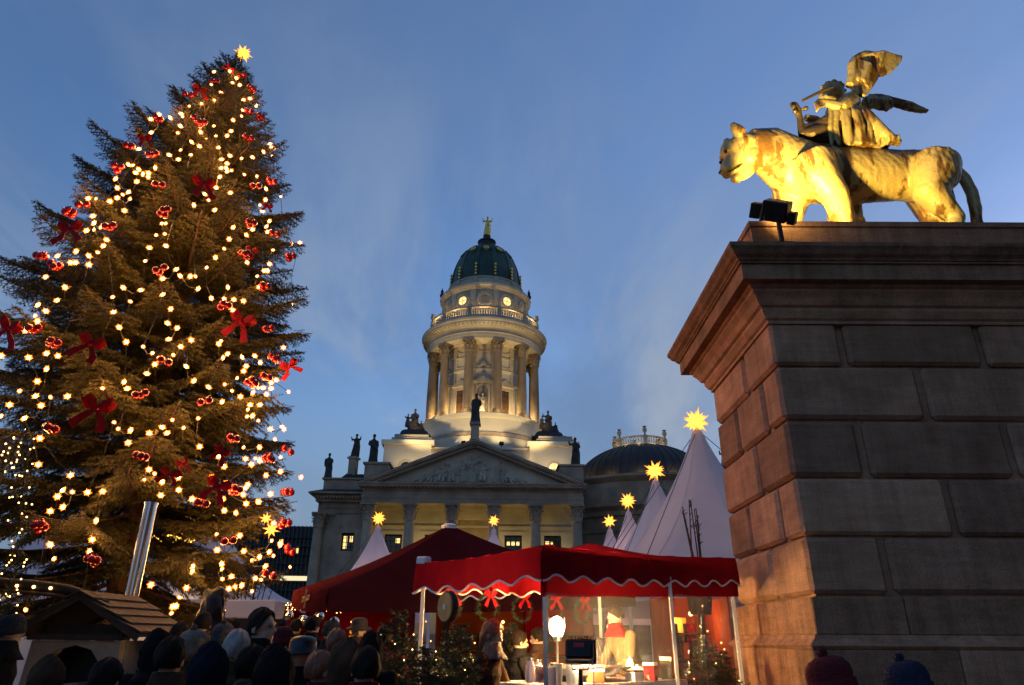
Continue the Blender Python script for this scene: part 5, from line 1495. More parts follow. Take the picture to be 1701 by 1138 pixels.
# red header band and clear film walls on the B-C side
ou = Vector(((sC-sB).normalized().y, -(sC-sB).normalized().x, 0))
m = MB(); n = 20
for i in range(n+1):
    b0 = sB.lerp(sC, i/n)-S0-ou*.02; m.v += [b0+Vector((0, 0, 2.45)), b0+Vector((0, 0, 2.02+.12*i/n))]
for i in range(n): m.f.append((i*2, i*2+2, i*2+3, i*2+1))
m.m = [0]*n; m.obj('header_band', redc, stall)
film = bpy.data.materials.new('clear_film'); film.use_nodes = True
fn, fl_ = film.node_tree.nodes, film.node_tree.links
fn.remove(fn['Principled BSDF'])
tr0 = fn.new('ShaderNodeBsdfTransparent'); tr0.inputs[0].default_value = (.93, .91, .88, 1)
gl0 = fn.new('ShaderNodeBsdfGlossy'); gl0.inputs['Roughness'].default_value = .12; gl0.inputs[0].default_value = (.9, .9, .9, 1)
df0 = fn.new('ShaderNodeBsdfTranslucent'); df0.inputs[0].default_value = (.8, .75, .68, 1)
tcf = fn.new('ShaderNodeTexCoord'); mpf = fn.new('ShaderNodeMapping'); mpf.inputs['Scale'].default_value = (7, 7, 1.2)
nzf = fn.new('ShaderNodeTexNoise'); nzf.inputs['Scale'].default_value = 2.2; nzf.inputs['Detail'].default_value = 5; nzf.inputs['Distortion'].default_value = 1.2
bpf = fn.new('ShaderNodeBump'); bpf.inputs['Strength'].default_value = 1.0; bpf.inputs['Distance'].default_value = .12
fl_.new(tcf.outputs['Object'], mpf.inputs[0]); fl_.new(mpf.outputs[0], nzf.inputs[0]); fl_.new(nzf.outputs[0], bpf.inputs['Height']); fl_.new(bpf.outputs[0], gl0.inputs['Normal'])
mx1 = fn.new('ShaderNodeMixShader'); mx1.inputs[0].default_value = .10
mx2 = fn.new('ShaderNodeMixShader'); mx2.inputs[0].default_value = .022
fl_.new(tr0.outputs[0], mx1.inputs[1]); fl_.new(gl0.outputs[0], mx1.inputs[2]); fl_.new(mx1.outputs[0], mx2.inputs[1]); fl_.new(df0.outputs[0], mx2.inputs[2])
fl_.new(mx2.outputs[0], fn['Material Output'].inputs[0])
def film_wall(a, b_, z0, z1, seed):
    m = MB(); nx, nz = 60, 24; r = rng(seed); ph = [r.uniform(0, 6) for _ in range(6)]
    o_ = Vector(((b_-a).normalized().y, -(b_-a).normalized().x, 0))
    for j in range(nz+1):
        for i in range(nx+1):
            t, s_ = i/nx, j/nz
            w_ = .018*math.sin(t*31+ph[0]+2*math.sin(s_*3+ph[1]))*(.4+s_)+.012*math.sin(t*57+s_*6+ph[2])+.02*math.sin(s_*5+t*9+ph[3])
            m.v.append(a.lerp(b_, t)+o_*w_+Vector((0, 0, z1+(z0-z1)*s_)))
    for j in range(nz):
        for i in range(nx): q = j*(nx+1)+i; m.f.append((q, q+1, q+nx+2, q+nx+1))
    m.m = [0]*len(m.f); m.obj('film_wall', film, stall, smooth=True)
film_wall(sB-S0, pm_-S0, .5, 2.06, 1); film_wall(pm_-S0, sC-S0, .1, 2.12, 2)
# second red valance inside, lit by the gas lamp
ia, ib = Vector((-.98, 10.6, 2.42))-S0, Vector((.42, 8.8, 2.42))-S0
m = MB(); hem = []; N_ = 48
d = (ib-ia).normalized(); out = Vector((d.y, -d.x, 0))
for i in range(N_+1):
    e_ = ia.lerp(ib, i/N_); dz = -.26-.03*math.cos(2*PI*5*i/N_); pts_ = [e_, e_+Vector((0, 0, dz*.5))+out*.01*math.sin(i), e_+Vector((0, 0, dz))]
    m.v += pts_; hem.append(pts_[2])
for i in range(N_):
    for q in range(2): m.f.append((i*3+q, i*3+3+q, i*3+4+q, i*3+1+q))
m.m = [0]*len(m.f); v_ = m.obj('inner_valance', redc, stall, smooth=True); MB().tube(hem, .011, 5).obj('piping', whitetrim, v_, fix=False)
MB().bar(ia+Vector((0, 0, .02)), ib+Vector((0, 0, .02)), .04, .06).obj('cross_bar', whitetrim, stall)
# gas lamp, griddle, halogen work light
lp = P(925, 1042, 8.15)
gl_ = thing('gas_lamp', 'blazing white gas lamp on a slim post inside the red stall', 'lamp', (lp.x, lp.y, 1.246))
MB().ell((0, 0, lp.z-1.246), (.085, .085, .11), 16, 12).obj('mantle', mantle_m, gl_, smooth=True)
for q_ in range(4):
    a_ = PI/4+PI/2*q_; MB().tube([(math.cos(a_)*.06, math.sin(a_)*.06, lp.z-1.246-.12), (math.cos(a_)*.125, math.sin(a_)*.125, lp.z-1.246), (math.cos(a_)*.12, math.sin(a_)*.12, lp.z-1.246+.10)], .005, 5).obj('guard_wire', iron, gl_)
MB().tube([(0, 0, 0), (0, 0, lp.z-1.246-.1)], .014, 8).lathe([(.09, 0), (.09, .03), (.03, .06)], 12).lathe([(.05, lp.z-1.246-.14), (.06, lp.z-1.246-.09), (.03, lp.z-1.246-.08)], 12).obj('stem', steel, gl_)
lamp('gas_light', 'POINT', lp, 230, (1.0, .60, .20), None, size=.13)
gp = P(960, 1128, 8.0)
tb = thing('serving_table', 'trestle table with pale cloth holding the griddle and lamp', 'table', (gp.x+.15, 8.1, 0), .68)
MB().cbox(-1.0, 1.0, -.45, .45, 1.20, 1.24, .01).obj('tabletop', wood, tb)
MB().box(-1.02, 1.02, -.47, -.455, .35, 1.235).box(-1.02, -1.005, -.455, .47, .35, 1.235).box(1.005, 1.02, -.455, .47, .35, 1.235).box(-1.02, 1.02, -.46, .47, 1.24, 1.246).obj('cloth', tentw, tb)
for a in (-.9, .9):
    for b_ in (-.38, .38): MB().bar((a, b_, 0), (a, b_, 1.2), .05, .05).obj('leg', wood, tb)
gr = thing('griddle_pan', 'wide round steel griddle pan on the stall table', 'pan', (gp.x, 8.05, 1.246))
MB().lathe([(.0, .05), (.36, .05), (.45, .07), (.48, .13), (.495, .135), (.48, .145), (.44, .08), (.0, .065)], 40).obj('pan', steel, gr, smooth=40)
MB().lathe([(.3, 0), (.3, .05), (.2, .05)], 24).obj('burner', iron, gr)
for s_ in (-1, 1): MB().tube([(s_*.48, -.08, .11), (s_*.56, -.06, .13), (s_*.56, .06, .13), (s_*.48, .08, .11)], .012, 6).obj('handle', iron, gr)
for i, (dx, dy, h_, rd) in enumerate(((-.62, -.1, .16, .06), (-.75, .12, .20, .05), (.62, -.12, .13, .07), (.74, .1, .2, .05), (-.5, .3, .18, .06))):
    q = tb.matrix_world
    a = .68; xx = tb.location.x+dx*math.cos(a)-dy*math.sin(a); yy = 8.1+dx*math.sin(a)+dy*math.cos(a)
    o = thing('serving_jar', ['white squat jar at the griddle', 'tall white bottle at the griddle', 'low wide cup beside the pan', 'tall narrow bottle beside the pan', 'white mug behind the griddle pan'][i], 'jar', (xx, yy, 1.246))
    MB().lathe([(rd*.9, 0), (rd, .02), (rd, h_*.75), (rd*.7, h_*.85), (rd*.7, h_)], 14).obj('body', whitetrim, o, smooth=40); MB().lathe([(rd*.74, h_*.98), (rd*.74, h_*1.12), (.0, h_*1.13)], 14).obj('lid', steel, o, smooth=40)
wl = P(963, 1080, 7.25)
wk = thing('work_light', 'black halogen work light with cooling fins on a stand, seen from behind', 'floodlight', (wl.x, wl.y, 0))
hd = link('lamp_head', None, wk, (0, 0, wl.z), (rad(-14), 0, rad(-12)))
MB().cbox(-.135, .135, -.07, .07, -.09, .09, .02).box(-.15, .15, .06, .10, -.11, .11).obj('housing', iron, hd)
for k in range(9): MB().box(-.12+.03*k-.004, -.12+.03*k+.004, -.09, .06, .09, .115).obj('cooling_fin', iron, hd)
MB().box(-.05, .05, -.076, -.071, .01, .05).obj('warning_label', M('red_label', (.45, .02, .015), .5), hd)
MB().box(-.12, .12, .101, .104, -.08, .08).obj('lens', EM('halogen_lens', (1, .8, .5), 8), hd)
MB().tube([(-.10, 0, -.09), (-.07, 0, -.17), (.07, 0, -.17), (.10, 0, -.09)], .008, 6).tube([(.12, 0, -.09), (.13, -.02, -.5)], .006, 5).obj('bracket', steel, wk, loc=(0, 0, wl.z))
MB().tube([(0, 0, .0), (0, 0, wl.z-.17)], .022, 8).obj('stand', iron, wk)
for k in range(3): a = 2*PI*k/3; MB().tube([(0, 0, .35), (math.cos(a)*.35, math.sin(a)*.35, 0)], .015, 6).obj('leg', iron, wk)
lamp('halogen_beam', 'SPOT', wl+Vector((.03, .13, -.02)), 190, (1.0, .66, .28), None, wl+Vector((.35, 1.5, -.45)), .06, 95, .6)

# wares on the counter and hung in the stall
r = rng(17)
def on_counter(dx, dy): a = .68; return Vector((tb.location.x+dx*math.cos(a)-dy*math.sin(a), 8.1+dx*math.sin(a)+dy*math.cos(a), 1.246))
for i in range(4):
    g = thing('cup_stack', 'stack of pale paper cups on the stall counter', 'cups', on_counter(-.86+.11*i, -.34+.03*(i % 2)), 0, 'cup stacks on the counter')
    for q in range(3+i % 3): MB().lathe([(.028, 0), (.036, .09), (.039, .092), (.034, .09), (.026, .004)], 14).obj('cup', whitetrim, g, loc=(0, 0, .03*q))
for i, (dx, dy, sx, sz, mt, lab) in enumerate(((-.3, -.36, .14, .12, orangec, 'orange carton on the stall counter'), (.28, -.36, .16, .10, whitetrim, 'low white carton on the stall counter'), (.52, -.38, .12, .17, redc, 'red tin box on the stall counter'), (.88, -.30, .13, .22, wood, 'brown wooden box at the end of the stall counter'))):
    g = thing('goods_box', lab, 'box', on_counter(dx, dy), .5+.3*i); MB().cbox(-sx/2, sx/2, -.06, .06, 0, sz, .006).obj('box', mt, g); MB().cbox(-sx/2-.004, sx/2+.004, -.064, .064, sz*.86, sz+.006, .004).obj('lid', whitetrim if mt is not whitetrim else wood, g)
for i in range(5):
    p_ = sD.lerp(sA, .12+.18*i); g = thing('hanging_wreath', 'evergreen wreath with red ribbon hanging from the back rail of the red stall', 'wreath', (p_.x, p_.y, 2.2), .7, 'wreaths hung in the red stall')
    m = MB(); q = rng(i)
    for k in range(420):
        a = q.uniform(0, 2*PI); c_ = Vector((math.cos(a)*.15, 0, math.sin(a)*.15-.2)); d = Vector((q.gauss(0, 1), q.gauss(0, 1), q.gauss(0, 1))).normalized(); s_ = d.orthogonal().normalized()*.005; m.add([c_-s_, c_+s_, c_+d*.06], [(0, 1, 2)])
    stuff(m.obj('greenery', shrubm, g, fix=False)); MB().tube([(0, 0, .12), (0, 0, -.05)], .006, 5).obj('cord', iron, g); o = link('bow', BW[i % 3], g, (0, -.05, -.06)); o.scale = (.22,)*3
# ------------------------------------------------------------------ people
def body(pose, H=1.72, bulk=1.0, long_coat=True):
    """one continuous clothed figure facing -y; returns remeshed mesh and hand points"""
    k = H/1.72; b = MB()
    def q(x, y, z): return (x*k, y*k, z*k)
    lean = pose.get('lean', 0); hx = pose.get('turn', 0)
    def L2(x, y, z):            # bend the trunk forward above the hips
        if z < .92: return q(x, y, z)
        a = lean; dz = z-.92
        return q(x, y*1-math.sin(a)*dz, .92+dz*math.cos(a))
    B = bulk
    # legs and feet
    for s_ in (-1, 1):
        st = pose.get('step', .0)*s_
        b.tube([q(s_*.09, 0, .92), q(s_*.095, -st*.5, .52), q(s_*.10, -st*.2+.02, .10)], [.098*k*B, .072*k, .052*k], 10)
        b.tube([q(s_*.10, .07-st*.2, .045), q(s_*.10, -.05-st*.2, .05), q(s_*.105, -.16-st*.2, .035)], [.048*k, .05*k, .032*k], 8)
    # trunk and coat skirt
    b.tube([L2(0, 0, .84), L2(0, .005, .98), L2(0, .005, 1.10), L2(0, .0, 1.28), L2(0, .005, 1.40), L2(0, .012, 1.46)], [.185*k*B, .18*k*B, .172*k*B, .198*k*B, .165*k*B, .085*k], 18, sy=.70)
    if long_coat: b.tube([q(0, .0, .95), q(0, .0, .72), q(0, .0, .50)], [.19*k*B, .205*k*B, .225*k*B], 18, sy=.72)
    # collar, neck and head
    b.tube([L2(0, .015, 1.43), L2(0, .01, 1.50)], [.085*k, .075*k], 12)
    b.tube([L2(0, .01, 1.46), L2(0, -.005, 1.56)], [.056*k, .054*k], 10)
    hc = Vector(L2(0, -.015, 1.615)); R_ = Euler((pose.get('nod', 0)+lean*.5, 0, pose.get('look', 0))).to_matrix()
    def hp(x, y, z): return tuple(hc+R_ @ Vector((x*k, y*k, z*k)))
    b.ell(hp(0, .012, .025), (.076*k, .094*k, .098*k), 14, 10, rot=R_.to_euler()); b.ell(hp(0, -.028, -.045), (.056*k, .062*k, .068*k), 12, 8, rot=R_.to_euler())
    b.tube([hp(0, -.082, .02), hp(0, -.108, -.018), hp(0, -.088, -.03)], [.011*k, .016*k, .014*k], 7)          # nose
    b.ell(hp(0, -.083, -.062), (.024*k, .012*k, .010*k), 8, 6); b.ell(hp(0, -.078, -.096), (.022*k, .018*k, .018*k), 8, 6)   # lips, chin
    b.ell(hp(0, -.082, .036), (.05*k, .014*k, .010*k), 8, 6)                                                      # brow
    for s_ in (-1, 1): b.ell(hp(s_*.079, .012, -.012), (.011*k, .022*k, .032*k), 8, 6)
    hands = []
    for s_, arm in ((-1, pose.get('L')), (1, pose.get('R'))):
        sh = L2(s_*.185*B, .005, 1.40)
        if arm is None: el = L2(s_*.245*B, .03, 1.13); wr = L2(s_*.235*B, -.06, .89)
        else: el = L2(*((s_*arm[0][0],)+arm[0][1:])); wr = L2(*((s_*arm[1][0],)+arm[1][1:]))
        b.ell(sh, (.078*k, .07*k, .07*k), 10, 8)
        b.tube([sh, el], [.070*k*B, .054*k*B], 10); b.tube([el, wr], [.055*k*B, .038*k], 10)
        w_ = Vector(wr); d = (Vector(wr)-Vector(el)).normalized()
        sd = d.cross(Vector((0, 0, 1)))
        sd = sd.normalized() if sd.length > .2 else Vector((1, 0, 0))
        pn = d.cross(sd)
        pc = w_+d*.05*k
        b.tube([w_-d*.01, w_+d*.045*k, w_+d*.085*k], [.026*k, .034*k, .032*k], 8)
        for f in range(4):
            o = w_+d*.085*k+sd*(f-1.5)*.020*k; ln = (.062, .074, .070, .052)[f]*k
            b.tube([o, o+d*ln*.5-pn*.006, o+d*ln*.85-pn*.03*k], [.0105*k, .010*k, .009*k], 6)
        b.tube([w_+d*.03*k+sd*s_*.028*k, w_+d*.062*k+sd*s_*.052*k, w_+d*.092*k+sd*s_*.052*k-pn*.012], [.0125*k, .0115*k, .009*k], 6)
        hands.append(w_+d*.08*k)
    return b, hc, R_, k, hands
def head_cover(kind, k):
    m = MB()
    if kind == 'beanie':
        m.lathe([(.092, -.03), (.104, -.028), (.107, .0), (.105, .028), (.097, .034), (.100, .06), (.094, .095), (.074, .125), (.04, .142), (.0, .146)], 60, sy=1.14)
        for i_, (x, y, z) in enumerate(m.v):
            a = math.atan2(y, x); f = 1+.016*math.cos(20*a)*min(1, math.hypot(x, y)/.06); m.v[i_] = (x*f, y*f+.008+z*.12, z-.02*y/.1)
        r = rng(3)
        for q in range(40):
            d = Vector((r.gauss(0, 1), r.gauss(0, 1), r.gauss(0, 1))).normalized(); m.tube([(0, .03, .145), Vector((0, .03, .155))+d*.028], [.008, .004], 4)
    elif kind == 'brim':
        m.lathe([(.155, .02), (.158, .028), (.104, .045), (.102, .10), (.09, .13), (.05, .145), (.0, .15)], 20, sy=1.12)
    elif kind == 'hood':
        n, mm = 40, 18
        for i in range(mm+1):
            t = i/mm
            for j in range(n):
                a = 2*PI*j/n; front = max(0, -math.sin(a))
                tt = t*(PI*.92)*(1-front*.50*min(1, 2.2*t)); rr = 1+.035*math.sin(a*7+i*.9)+.03*math.sin(a*3+i*.5)+.025*math.sin(a*12-i*1.1)
                x, y, z = math.sin(tt)*math.cos(a)*.112*rr, math.sin(tt)*math.sin(a)*.128*rr+.022, math.cos(tt)*.135*rr+.022
                if z < -.03: k2 = min(1, (-.03-z)/.09); x *= 1+.35*k2; y = y*(1+.15*k2); z = -.03+(z+.03)*1.9
                if t < .35: y += .03*(1-t/.35); z += .012*(1-t/.35)
                m.v.append((x, y, z))
        for i in range(mm):
            for j in range(n): m.f.append((i*n+j, i*n+(j+1) % n, (i+1)*n+(j+1) % n, (i+1)*n+j))
        m.m = [0]*len(m.f)
    else:
        r = rng(len(kind)); long_ = kind == 'long'
        n, mm = 64, 26
        for i in range(mm+1):
            t = PI*i/mm
            for j in range(n):
                a = 2*PI*j/n
                front = max(0, -math.sin(a))
                tmax = (PI*.70 if not long_ else PI*.82)*(1-front*.60)
                tt = t/PI*tmax
                rr = 1+.03*math.sin(a*5+i*.35)+.022*math.sin(a*17+1.5*math.sin(i*.3))+.018*math.sin(a*31+i*.25)+r.uniform(-.012, .012)
                x, y, z = math.sin(tt)*math.cos(a)*.089*rr, math.sin(tt)*math.sin(a)*.108*rr+.014, math.cos(tt)*.115*rr+.024
                if long_ and z < -.02: z = -.02+(z+.02)*2.6; x *= 1.06; y = y*1.02+.01
                m.v.append((x, y, z))
        for i in range(mm):
            for j in range(n): m.f.append((i*n+j, i*n+(j+1) % n, (i+1)*n+(j+1) % n, (i+1)*n+j))
        m.m = [0]*len(m.f)
    m.v = [(x*k, y*k, z*k) for x, y, z in m.v]
    return m
PROTO = {}
def person(px, ytop, Yd, coatk, label, cover='short', cmat=None, face=0, pose=None, key='a', Hs=None, bulk=1.0, scarf=None, z0=0, grp=None):
    """stand a person so that the crown reaches the photograph's height there"""
    top = P(px, ytop, Yd)
    H = Hs or max(1.45, min(1.92, top.z-z0-(.03 if cover != 'short' else 0)))
    pose = pose or {}
    g = thing('person', label, 'person', (top.x, Yd, z0), face, grp)
    if key not in PROTO:
        b, hc, R_, k, hands = body(pose, 1.72, bulk, True)
        me = remesh(b, .0105, 2, lambda c: (np.sin(c[:, 2]*41+c[:, 0]*17)*np.sin(c[:, 0]*29+c[:, 1]*23)*.004)*np.clip((1.42-c[:, 2])*8, 0, 1)*np.clip((c[:, 2]-.12)*8, 0, 1), 'body')
        n = len(me.polygons); cen = np.empty(n*3, np.float32); me.polygons.foreach_get('center', cen); cen = cen.reshape(-1, 3)
        mi = np.zeros(n, np.int32)
        hcv = np.array(hc)
        mi[np.linalg.norm((cen-hcv)/np.array([.10, .13, .135]), axis=1) < 1] = 1
        mi[(cen[:, 2] > 1.545) & (np.linalg.norm(cen-hcv, axis=1) < .2)] = 1
        for h_ in hands: mi[np.linalg.norm(cen-np.array(h_), axis=1) < .098] = 1
        mi[(cen[:, 2] < .48) & (mi == 0)] = 2
        mi[cen[:, 2] < .085] = 3
        me.materials.append(COATS['black']); me.materials.append(skin); me.materials.append(trous); me.materials.append(shoe)
        me.polygons.foreach_set('material_index', mi)
        PROTO[key] = (me, hc, R_)
    me, hc, R_ = PROTO[key]
    if me.materials[0] is not COATS[coatk]:
        ck = (key, coatk)
        if ck not in PROTO:
            m2 = me.copy(); m2.materials[0] = COATS[coatk]; PROTO[ck] = m2
        me = PROTO[ck]
    s_ = H/1.735
    o = link('body', me, g); o.scale = (s_,)*3
    hv = head_cover(cover, 1.0).obj({'beanie': 'knit_hat', 'brim': 'brimmed_hat', 'hood': 'hood'}.get(cover, 'hair'), COATS[coatk] if cover == 'hood' else (cmat or hairm), g, smooth=True)
    hv.location = hc*s_; hv.rotation_euler = R_.to_euler(); hv.scale = (s_,)*3
    for q_ in (-1, 1):
        e = link('eye', EYES, g); e.location = hc*s_+R_ @ Vector((q_*.031*s_, 0, 0)); e.rotation_euler = R_.to_euler(); e.scale = (s_,)*3
    scarf = scarf or COATS[coatk]
    if scarf:
        sc = MB().lathe([(.175, -.215), (.150, -.185), (.118, -.145), (.100, -.105), (.096, -.075), (.085, -.062), (.06, -.085)], 18, sy=.88).obj('scarf', scarf, g, smooth=True); sc.location = hc*s_; sc.scale = (s_,)*3
    return g
ey = MB()
ey.ell((0, -.0835, .012), (.013, .008, .008), 8, 6)
EYES = ey.mesh('eyes', shoe, smooth=True)
knit = {k: M(k+'_knit', c, .95, var=.3, vs=20, bump=.6, bs=70) for k, c in dict(cream=(.20, .165, .12), red=(.13, .008, .012), navy=(.018, .022, .055), grey=(.055, .052, .052), black=(.02, .02, .022)).items()}
hands_front = {'L': ((.27, -.05, 1.16), (.14, -.24, 1.05)), 'R': ((.27, -.05, 1.16), (.14, -.24, 1.05)), 'nod': .15}
walk = {'step': .16, 'L': ((.26, .06, 1.14), (.25, -.08, .94)), 'R': ((.26, -.02, 1.14), (.24, -.16, .98))}
pocket = {'L': ((.29, .08, 1.14), (.21, -.10, 1.0)), 'R': ((.29, .08, 1.14), (.21, -.10, 1.0)), 'look': .3}
cook = {'lean': .28, 'nod': .35, 'L': ((.27, -.15, 1.14), (.14, -.40, 1.02)), 'R': ((.27, -.15, 1.14), (.10, -.38, .98))}
CR = 'people in the evening market crowd'
# px, top y, depth, coat, cover, material, facing, key, pose
person(22, 1019, 6.6, 'black', 'man in a black coat and cap walking past the plaster oven, face lit orange', 'beanie', knit['black'], 1.9, walk, 'walk')
person(322, 1044, 5.2, 'brown', 'person in a cream knit hat and brown coat seen from behind, near the oven fence', 'beanie', knit['cream'], PI-.3, pocket, 'pocket')
person(396, 1050, 5.0, 'olive', 'grey haired person in an olive coat with their back turned, beside the cream hat', 'short', hairg, PI+.2, {}, 'plain')
person(340, 1016, 9.0, 'brown', 'dark haired person in a brown coat beyond the cream hat, before the fence', 'short', hairm, PI+.4, {}, 'plain')
person(437, 1014, 5.6, 'black', 'tall dark haired person in a black coat walking among the crowd', 'short', hairm, 1.3, walk, 'walk')
person(470, 1040, 6.2, 'red', 'person in a red jacket and red knit hat behind the tall dark haired walker', 'beanie', knit['red'], .4, pocket, 'pocket')
person(535, 1068, 4.8, 'wine', 'short auburn haired person in a wine red coat in the crowd beside a brown hood', 'short', hairr, PI-.8, {}, 'plain', Hs=1.56)
person(575, 1064, 4.6, 'brown', 'person in a brown hooded coat beside the short auburn haired one', 'hood', None, PI+.5, pocket, 'pocket', Hs=1.6)
person(520, 1024, 10.5, 'black', 'person in a black coat under the edge of the burgundy parasol', 'short', hairm, 2.6, {}, 'plain')
person(552, 1030, 9.5, 'navy', 'person in a navy coat and black knit hat under the burgundy parasol', 'beanie', knit['black'], -2.5, pocket, 'pocket')
person(598, 1026, 9.8, 'brown', 'person in a brown coat with brimmed hat under the burgundy parasol', 'brim', wood_dk, .2, hands_front, 'front')
person(640, 1040, 8.0, 'wine', 'dark haired person in a wine red coat beside the potted conifers', 'short', hairm, PI+.3, {}, 'plain')
person(492, 1030, 12.0, 'olive', 'person in an olive coat at the marquee, behind the red jacket', 'short', hairm, 2.9, hands_front, 'front')
person(390, 1022, 12.0, 'navy', 'person in a navy coat standing before the white marquee', 'short', hairm, PI, {}, 'plain')
person(265, 1050, 5.6, 'black', 'person in a black coat with the hood up next to the oven side wall', 'hood', None, PI-.2, pocket, 'pocket', Hs=1.66)
person(460, 1085, 3.9, 'black', 'large person with the hood of a black coat up, seen from behind', 'hood', None, PI, {}, 'plain', Hs=1.57)
person(1372, 1091, 3.5, 'black', 'person in a dark red knit hat below the sandstone pedestal', 'beanie', knit['red'], 1.2, {}, 'plain', Hs=1.56)
person(1500, 1102, 3.6, 'black', 'person in a navy knit hat below the sandstone pedestal', 'beanie', knit['navy'], .9, walk, 'walk', Hs=1.54)
person(803, 1026, 7.6, 'brown', 'woman with long auburn hair and pale scarf at the open end of the stall', 'long', hairr, 1.25, {'lean': .12, 'nod': .3, 'R': ((.26, -.12, 1.16), (.18, -.36, 1.10))}, 'woman', scarf=knit['cream'])
person(862, 1050, 9.3, 'black', 'person in a black coat inside the stall behind the auburn haired woman', 'short', hairm, 1.9, hands_front, 'front')
person(895, 1045, 10.2, 'brown', 'person in a brown coat beyond the gas lamp in the red stall', 'short', hairm, -1.9, hands_front, 'front')
person(1046, 1012, 9.15, 'beige', 'cook in a beige jacket bending over the griddle inside the stall', 'short', hairm, -1.15, cook, 'cook', z0=.25, Hs=1.80, scarf=COATS['red'])
person(1003, 1036, 9.6, 'grey', 'helper in a grey jacket facing the cook across the griddle', 'short', hairm, .5, cook, 'cook', z0=.25, Hs=1.70)

EX = [(288, 1062, 4.4, 'brown', 'short', hairm, 'dark haired person in a brown coat between oven and cream hat'), (352, 1072, 4.0, 'navy', 'hood', None, 'hooded person in a navy coat in front of the cream hat'),
      (420, 1076, 4.2, 'grey', 'short', hairm, 'dark haired person in a grey coat in front of the olive coat'), (505, 1055, 5.4, 'black', 'brim', shoe, 'person in a black coat and black brimmed hat in the thick of the crowd'),
      (610, 1078, 4.3, 'wine', 'short', hairm, 'short dark haired person in a wine coat by the nearest potted conifer'), (560, 1048, 6.6, 'olive', 'short', hairr, 'auburn haired person in an olive coat under the parasol valance'),
      (618, 1052, 6.4, 'black', 'hood', None, 'person in a black coat with hood up by the conifers'), (455, 1050, 7.6, 'grey', 'brim', wood_dk, 'person in a grey coat and brown brimmed hat behind the red jacket'),
      (372, 1034, 7.4, 'black', 'beanie', knit['grey'], 'person in a black coat and grey knit hat before the picket fence'), (300, 1036, 8.6, 'wine', 'short', hairm, 'dark haired person in a wine coat at the picket fence end by the oven'),
      (85, 1092, 4.6, 'brown', 'hood', None, 'person in a brown hooded coat before the bread oven'), (180, 1098, 4.2, 'black', 'short', hairm, 'dark haired person in black before the bread oven arch')]
for i, (x, y, Yd, ck, cv, cm_, lab) in enumerate(EX):
    person(x, y, Yd, ck, lab, cv, cm_, PI+.5*math.sin(i*2.1), [{}, walk, pocket][i % 3], ['plain', 'walk', 'pocket'][i % 3])
# ------------------------------------------------------------------ half-timbered hut with garland (left edge)
hx, hy = -8.02, 9.6
hut = thing('timber_hut', 'half-timbered plaster market hut with overhanging plank roof beside the christmas tree', 'hut', (hx, hy, 0))
# plaster core and timber frame
MB().box(-3.2, .52, -1.2, .35, 0, 4.05).obj('plaster_wall', plasterw, hut)
for x in (.42, -.75, -1.9, -3.1):
    MB().box(x-.08, x+.08, -1.26, -1.19, 0, 4.05).obj('timber_post', wood_dk, hut)
for y in (-1.16, -.4, .29): MB().box(.50, .58, y-.07, y+.07, 0, 4.05).obj('timber_post', wood_dk, hut)
for z in (.1, 1.3, 2.55, 3.98):
    MB().box(-3.2, .56, -1.275, -1.19, z-.07, z+.07).obj('timber_rail', wood_dk, hut); MB().box(.50, .585, -1.2, .36, z-.065, z+.065).obj('timber_rail', wood_dk, hut)
for (a, b_) in (((.38, 2.6), (-.2, 3.6)), ((-.7, 3.6), (-.2, 2.6)), ((.38, 1.35), (-.68, 2.5))):
    MB().bar((a[0], -1.235, a[1]), (b_[0], -1.235, b_[1]), .05, .13, up=(0, 1, 0)).obj('timber_brace', wood_dk, hut)
for k in range(5):
    MB().cbox(-3.5, .70, -1.55+.42*k, -1.55+.42*k+.405, 4.10+.012*(k % 2), 4.18+.012*(k % 2), .012).obj('roof_plank', slate, hut)
MB().box(-3.5, .72, -1.60, -1.56, 4.02, 4.22).obj('fascia', wood_dk, hut)
MB().box(.71, .75, -1.6, .55, 4.02, 4.22).obj('fascia', wood_dk, hut)
MB().box(-.62, .28, -1.22, -1.17, 1.4, 2.4).obj('window_pane', glass, hut)
for x in (-.66, .32): MB().box(x-.05, x+.05, -1.25, -1.16, 1.35, 2.45).obj('window_frame', wood_dk, hut)
g1 = [P(x, y, 9.35) for x, y in ((40, 718), (38, 780), (34, 850), (27, 920), (19, 968), (10, 1040))]
garland('evergreen_garland', g1, .15, 'thick evergreen garland with fairy lights hanging down the corner of the timber hut', 55, 12)
g2 = [P(x, y, 8.2) for x, y in ((28, 735), (12, 765), (0, 785), (-20, 790), (-50, 760))]
garland('evergreen_garland', g2, .13, 'swag of evergreen garland with fairy lights under the timber hut roof', 36, 13)

# ------------------------------------------------------------------ plaster bread oven with shingled roof and steel flue
ov = thing('bread_oven', 'small plaster bread oven with arched openings and a shingled gable roof', 'oven', (P(165, 1000, 10.9).x, 10.9, 0), -.10); ov.scale = (.86, .62, .985)
MB().box(-.72, .72, -.45, 1.2, 0, .35).obj('base', plasterw, ov)
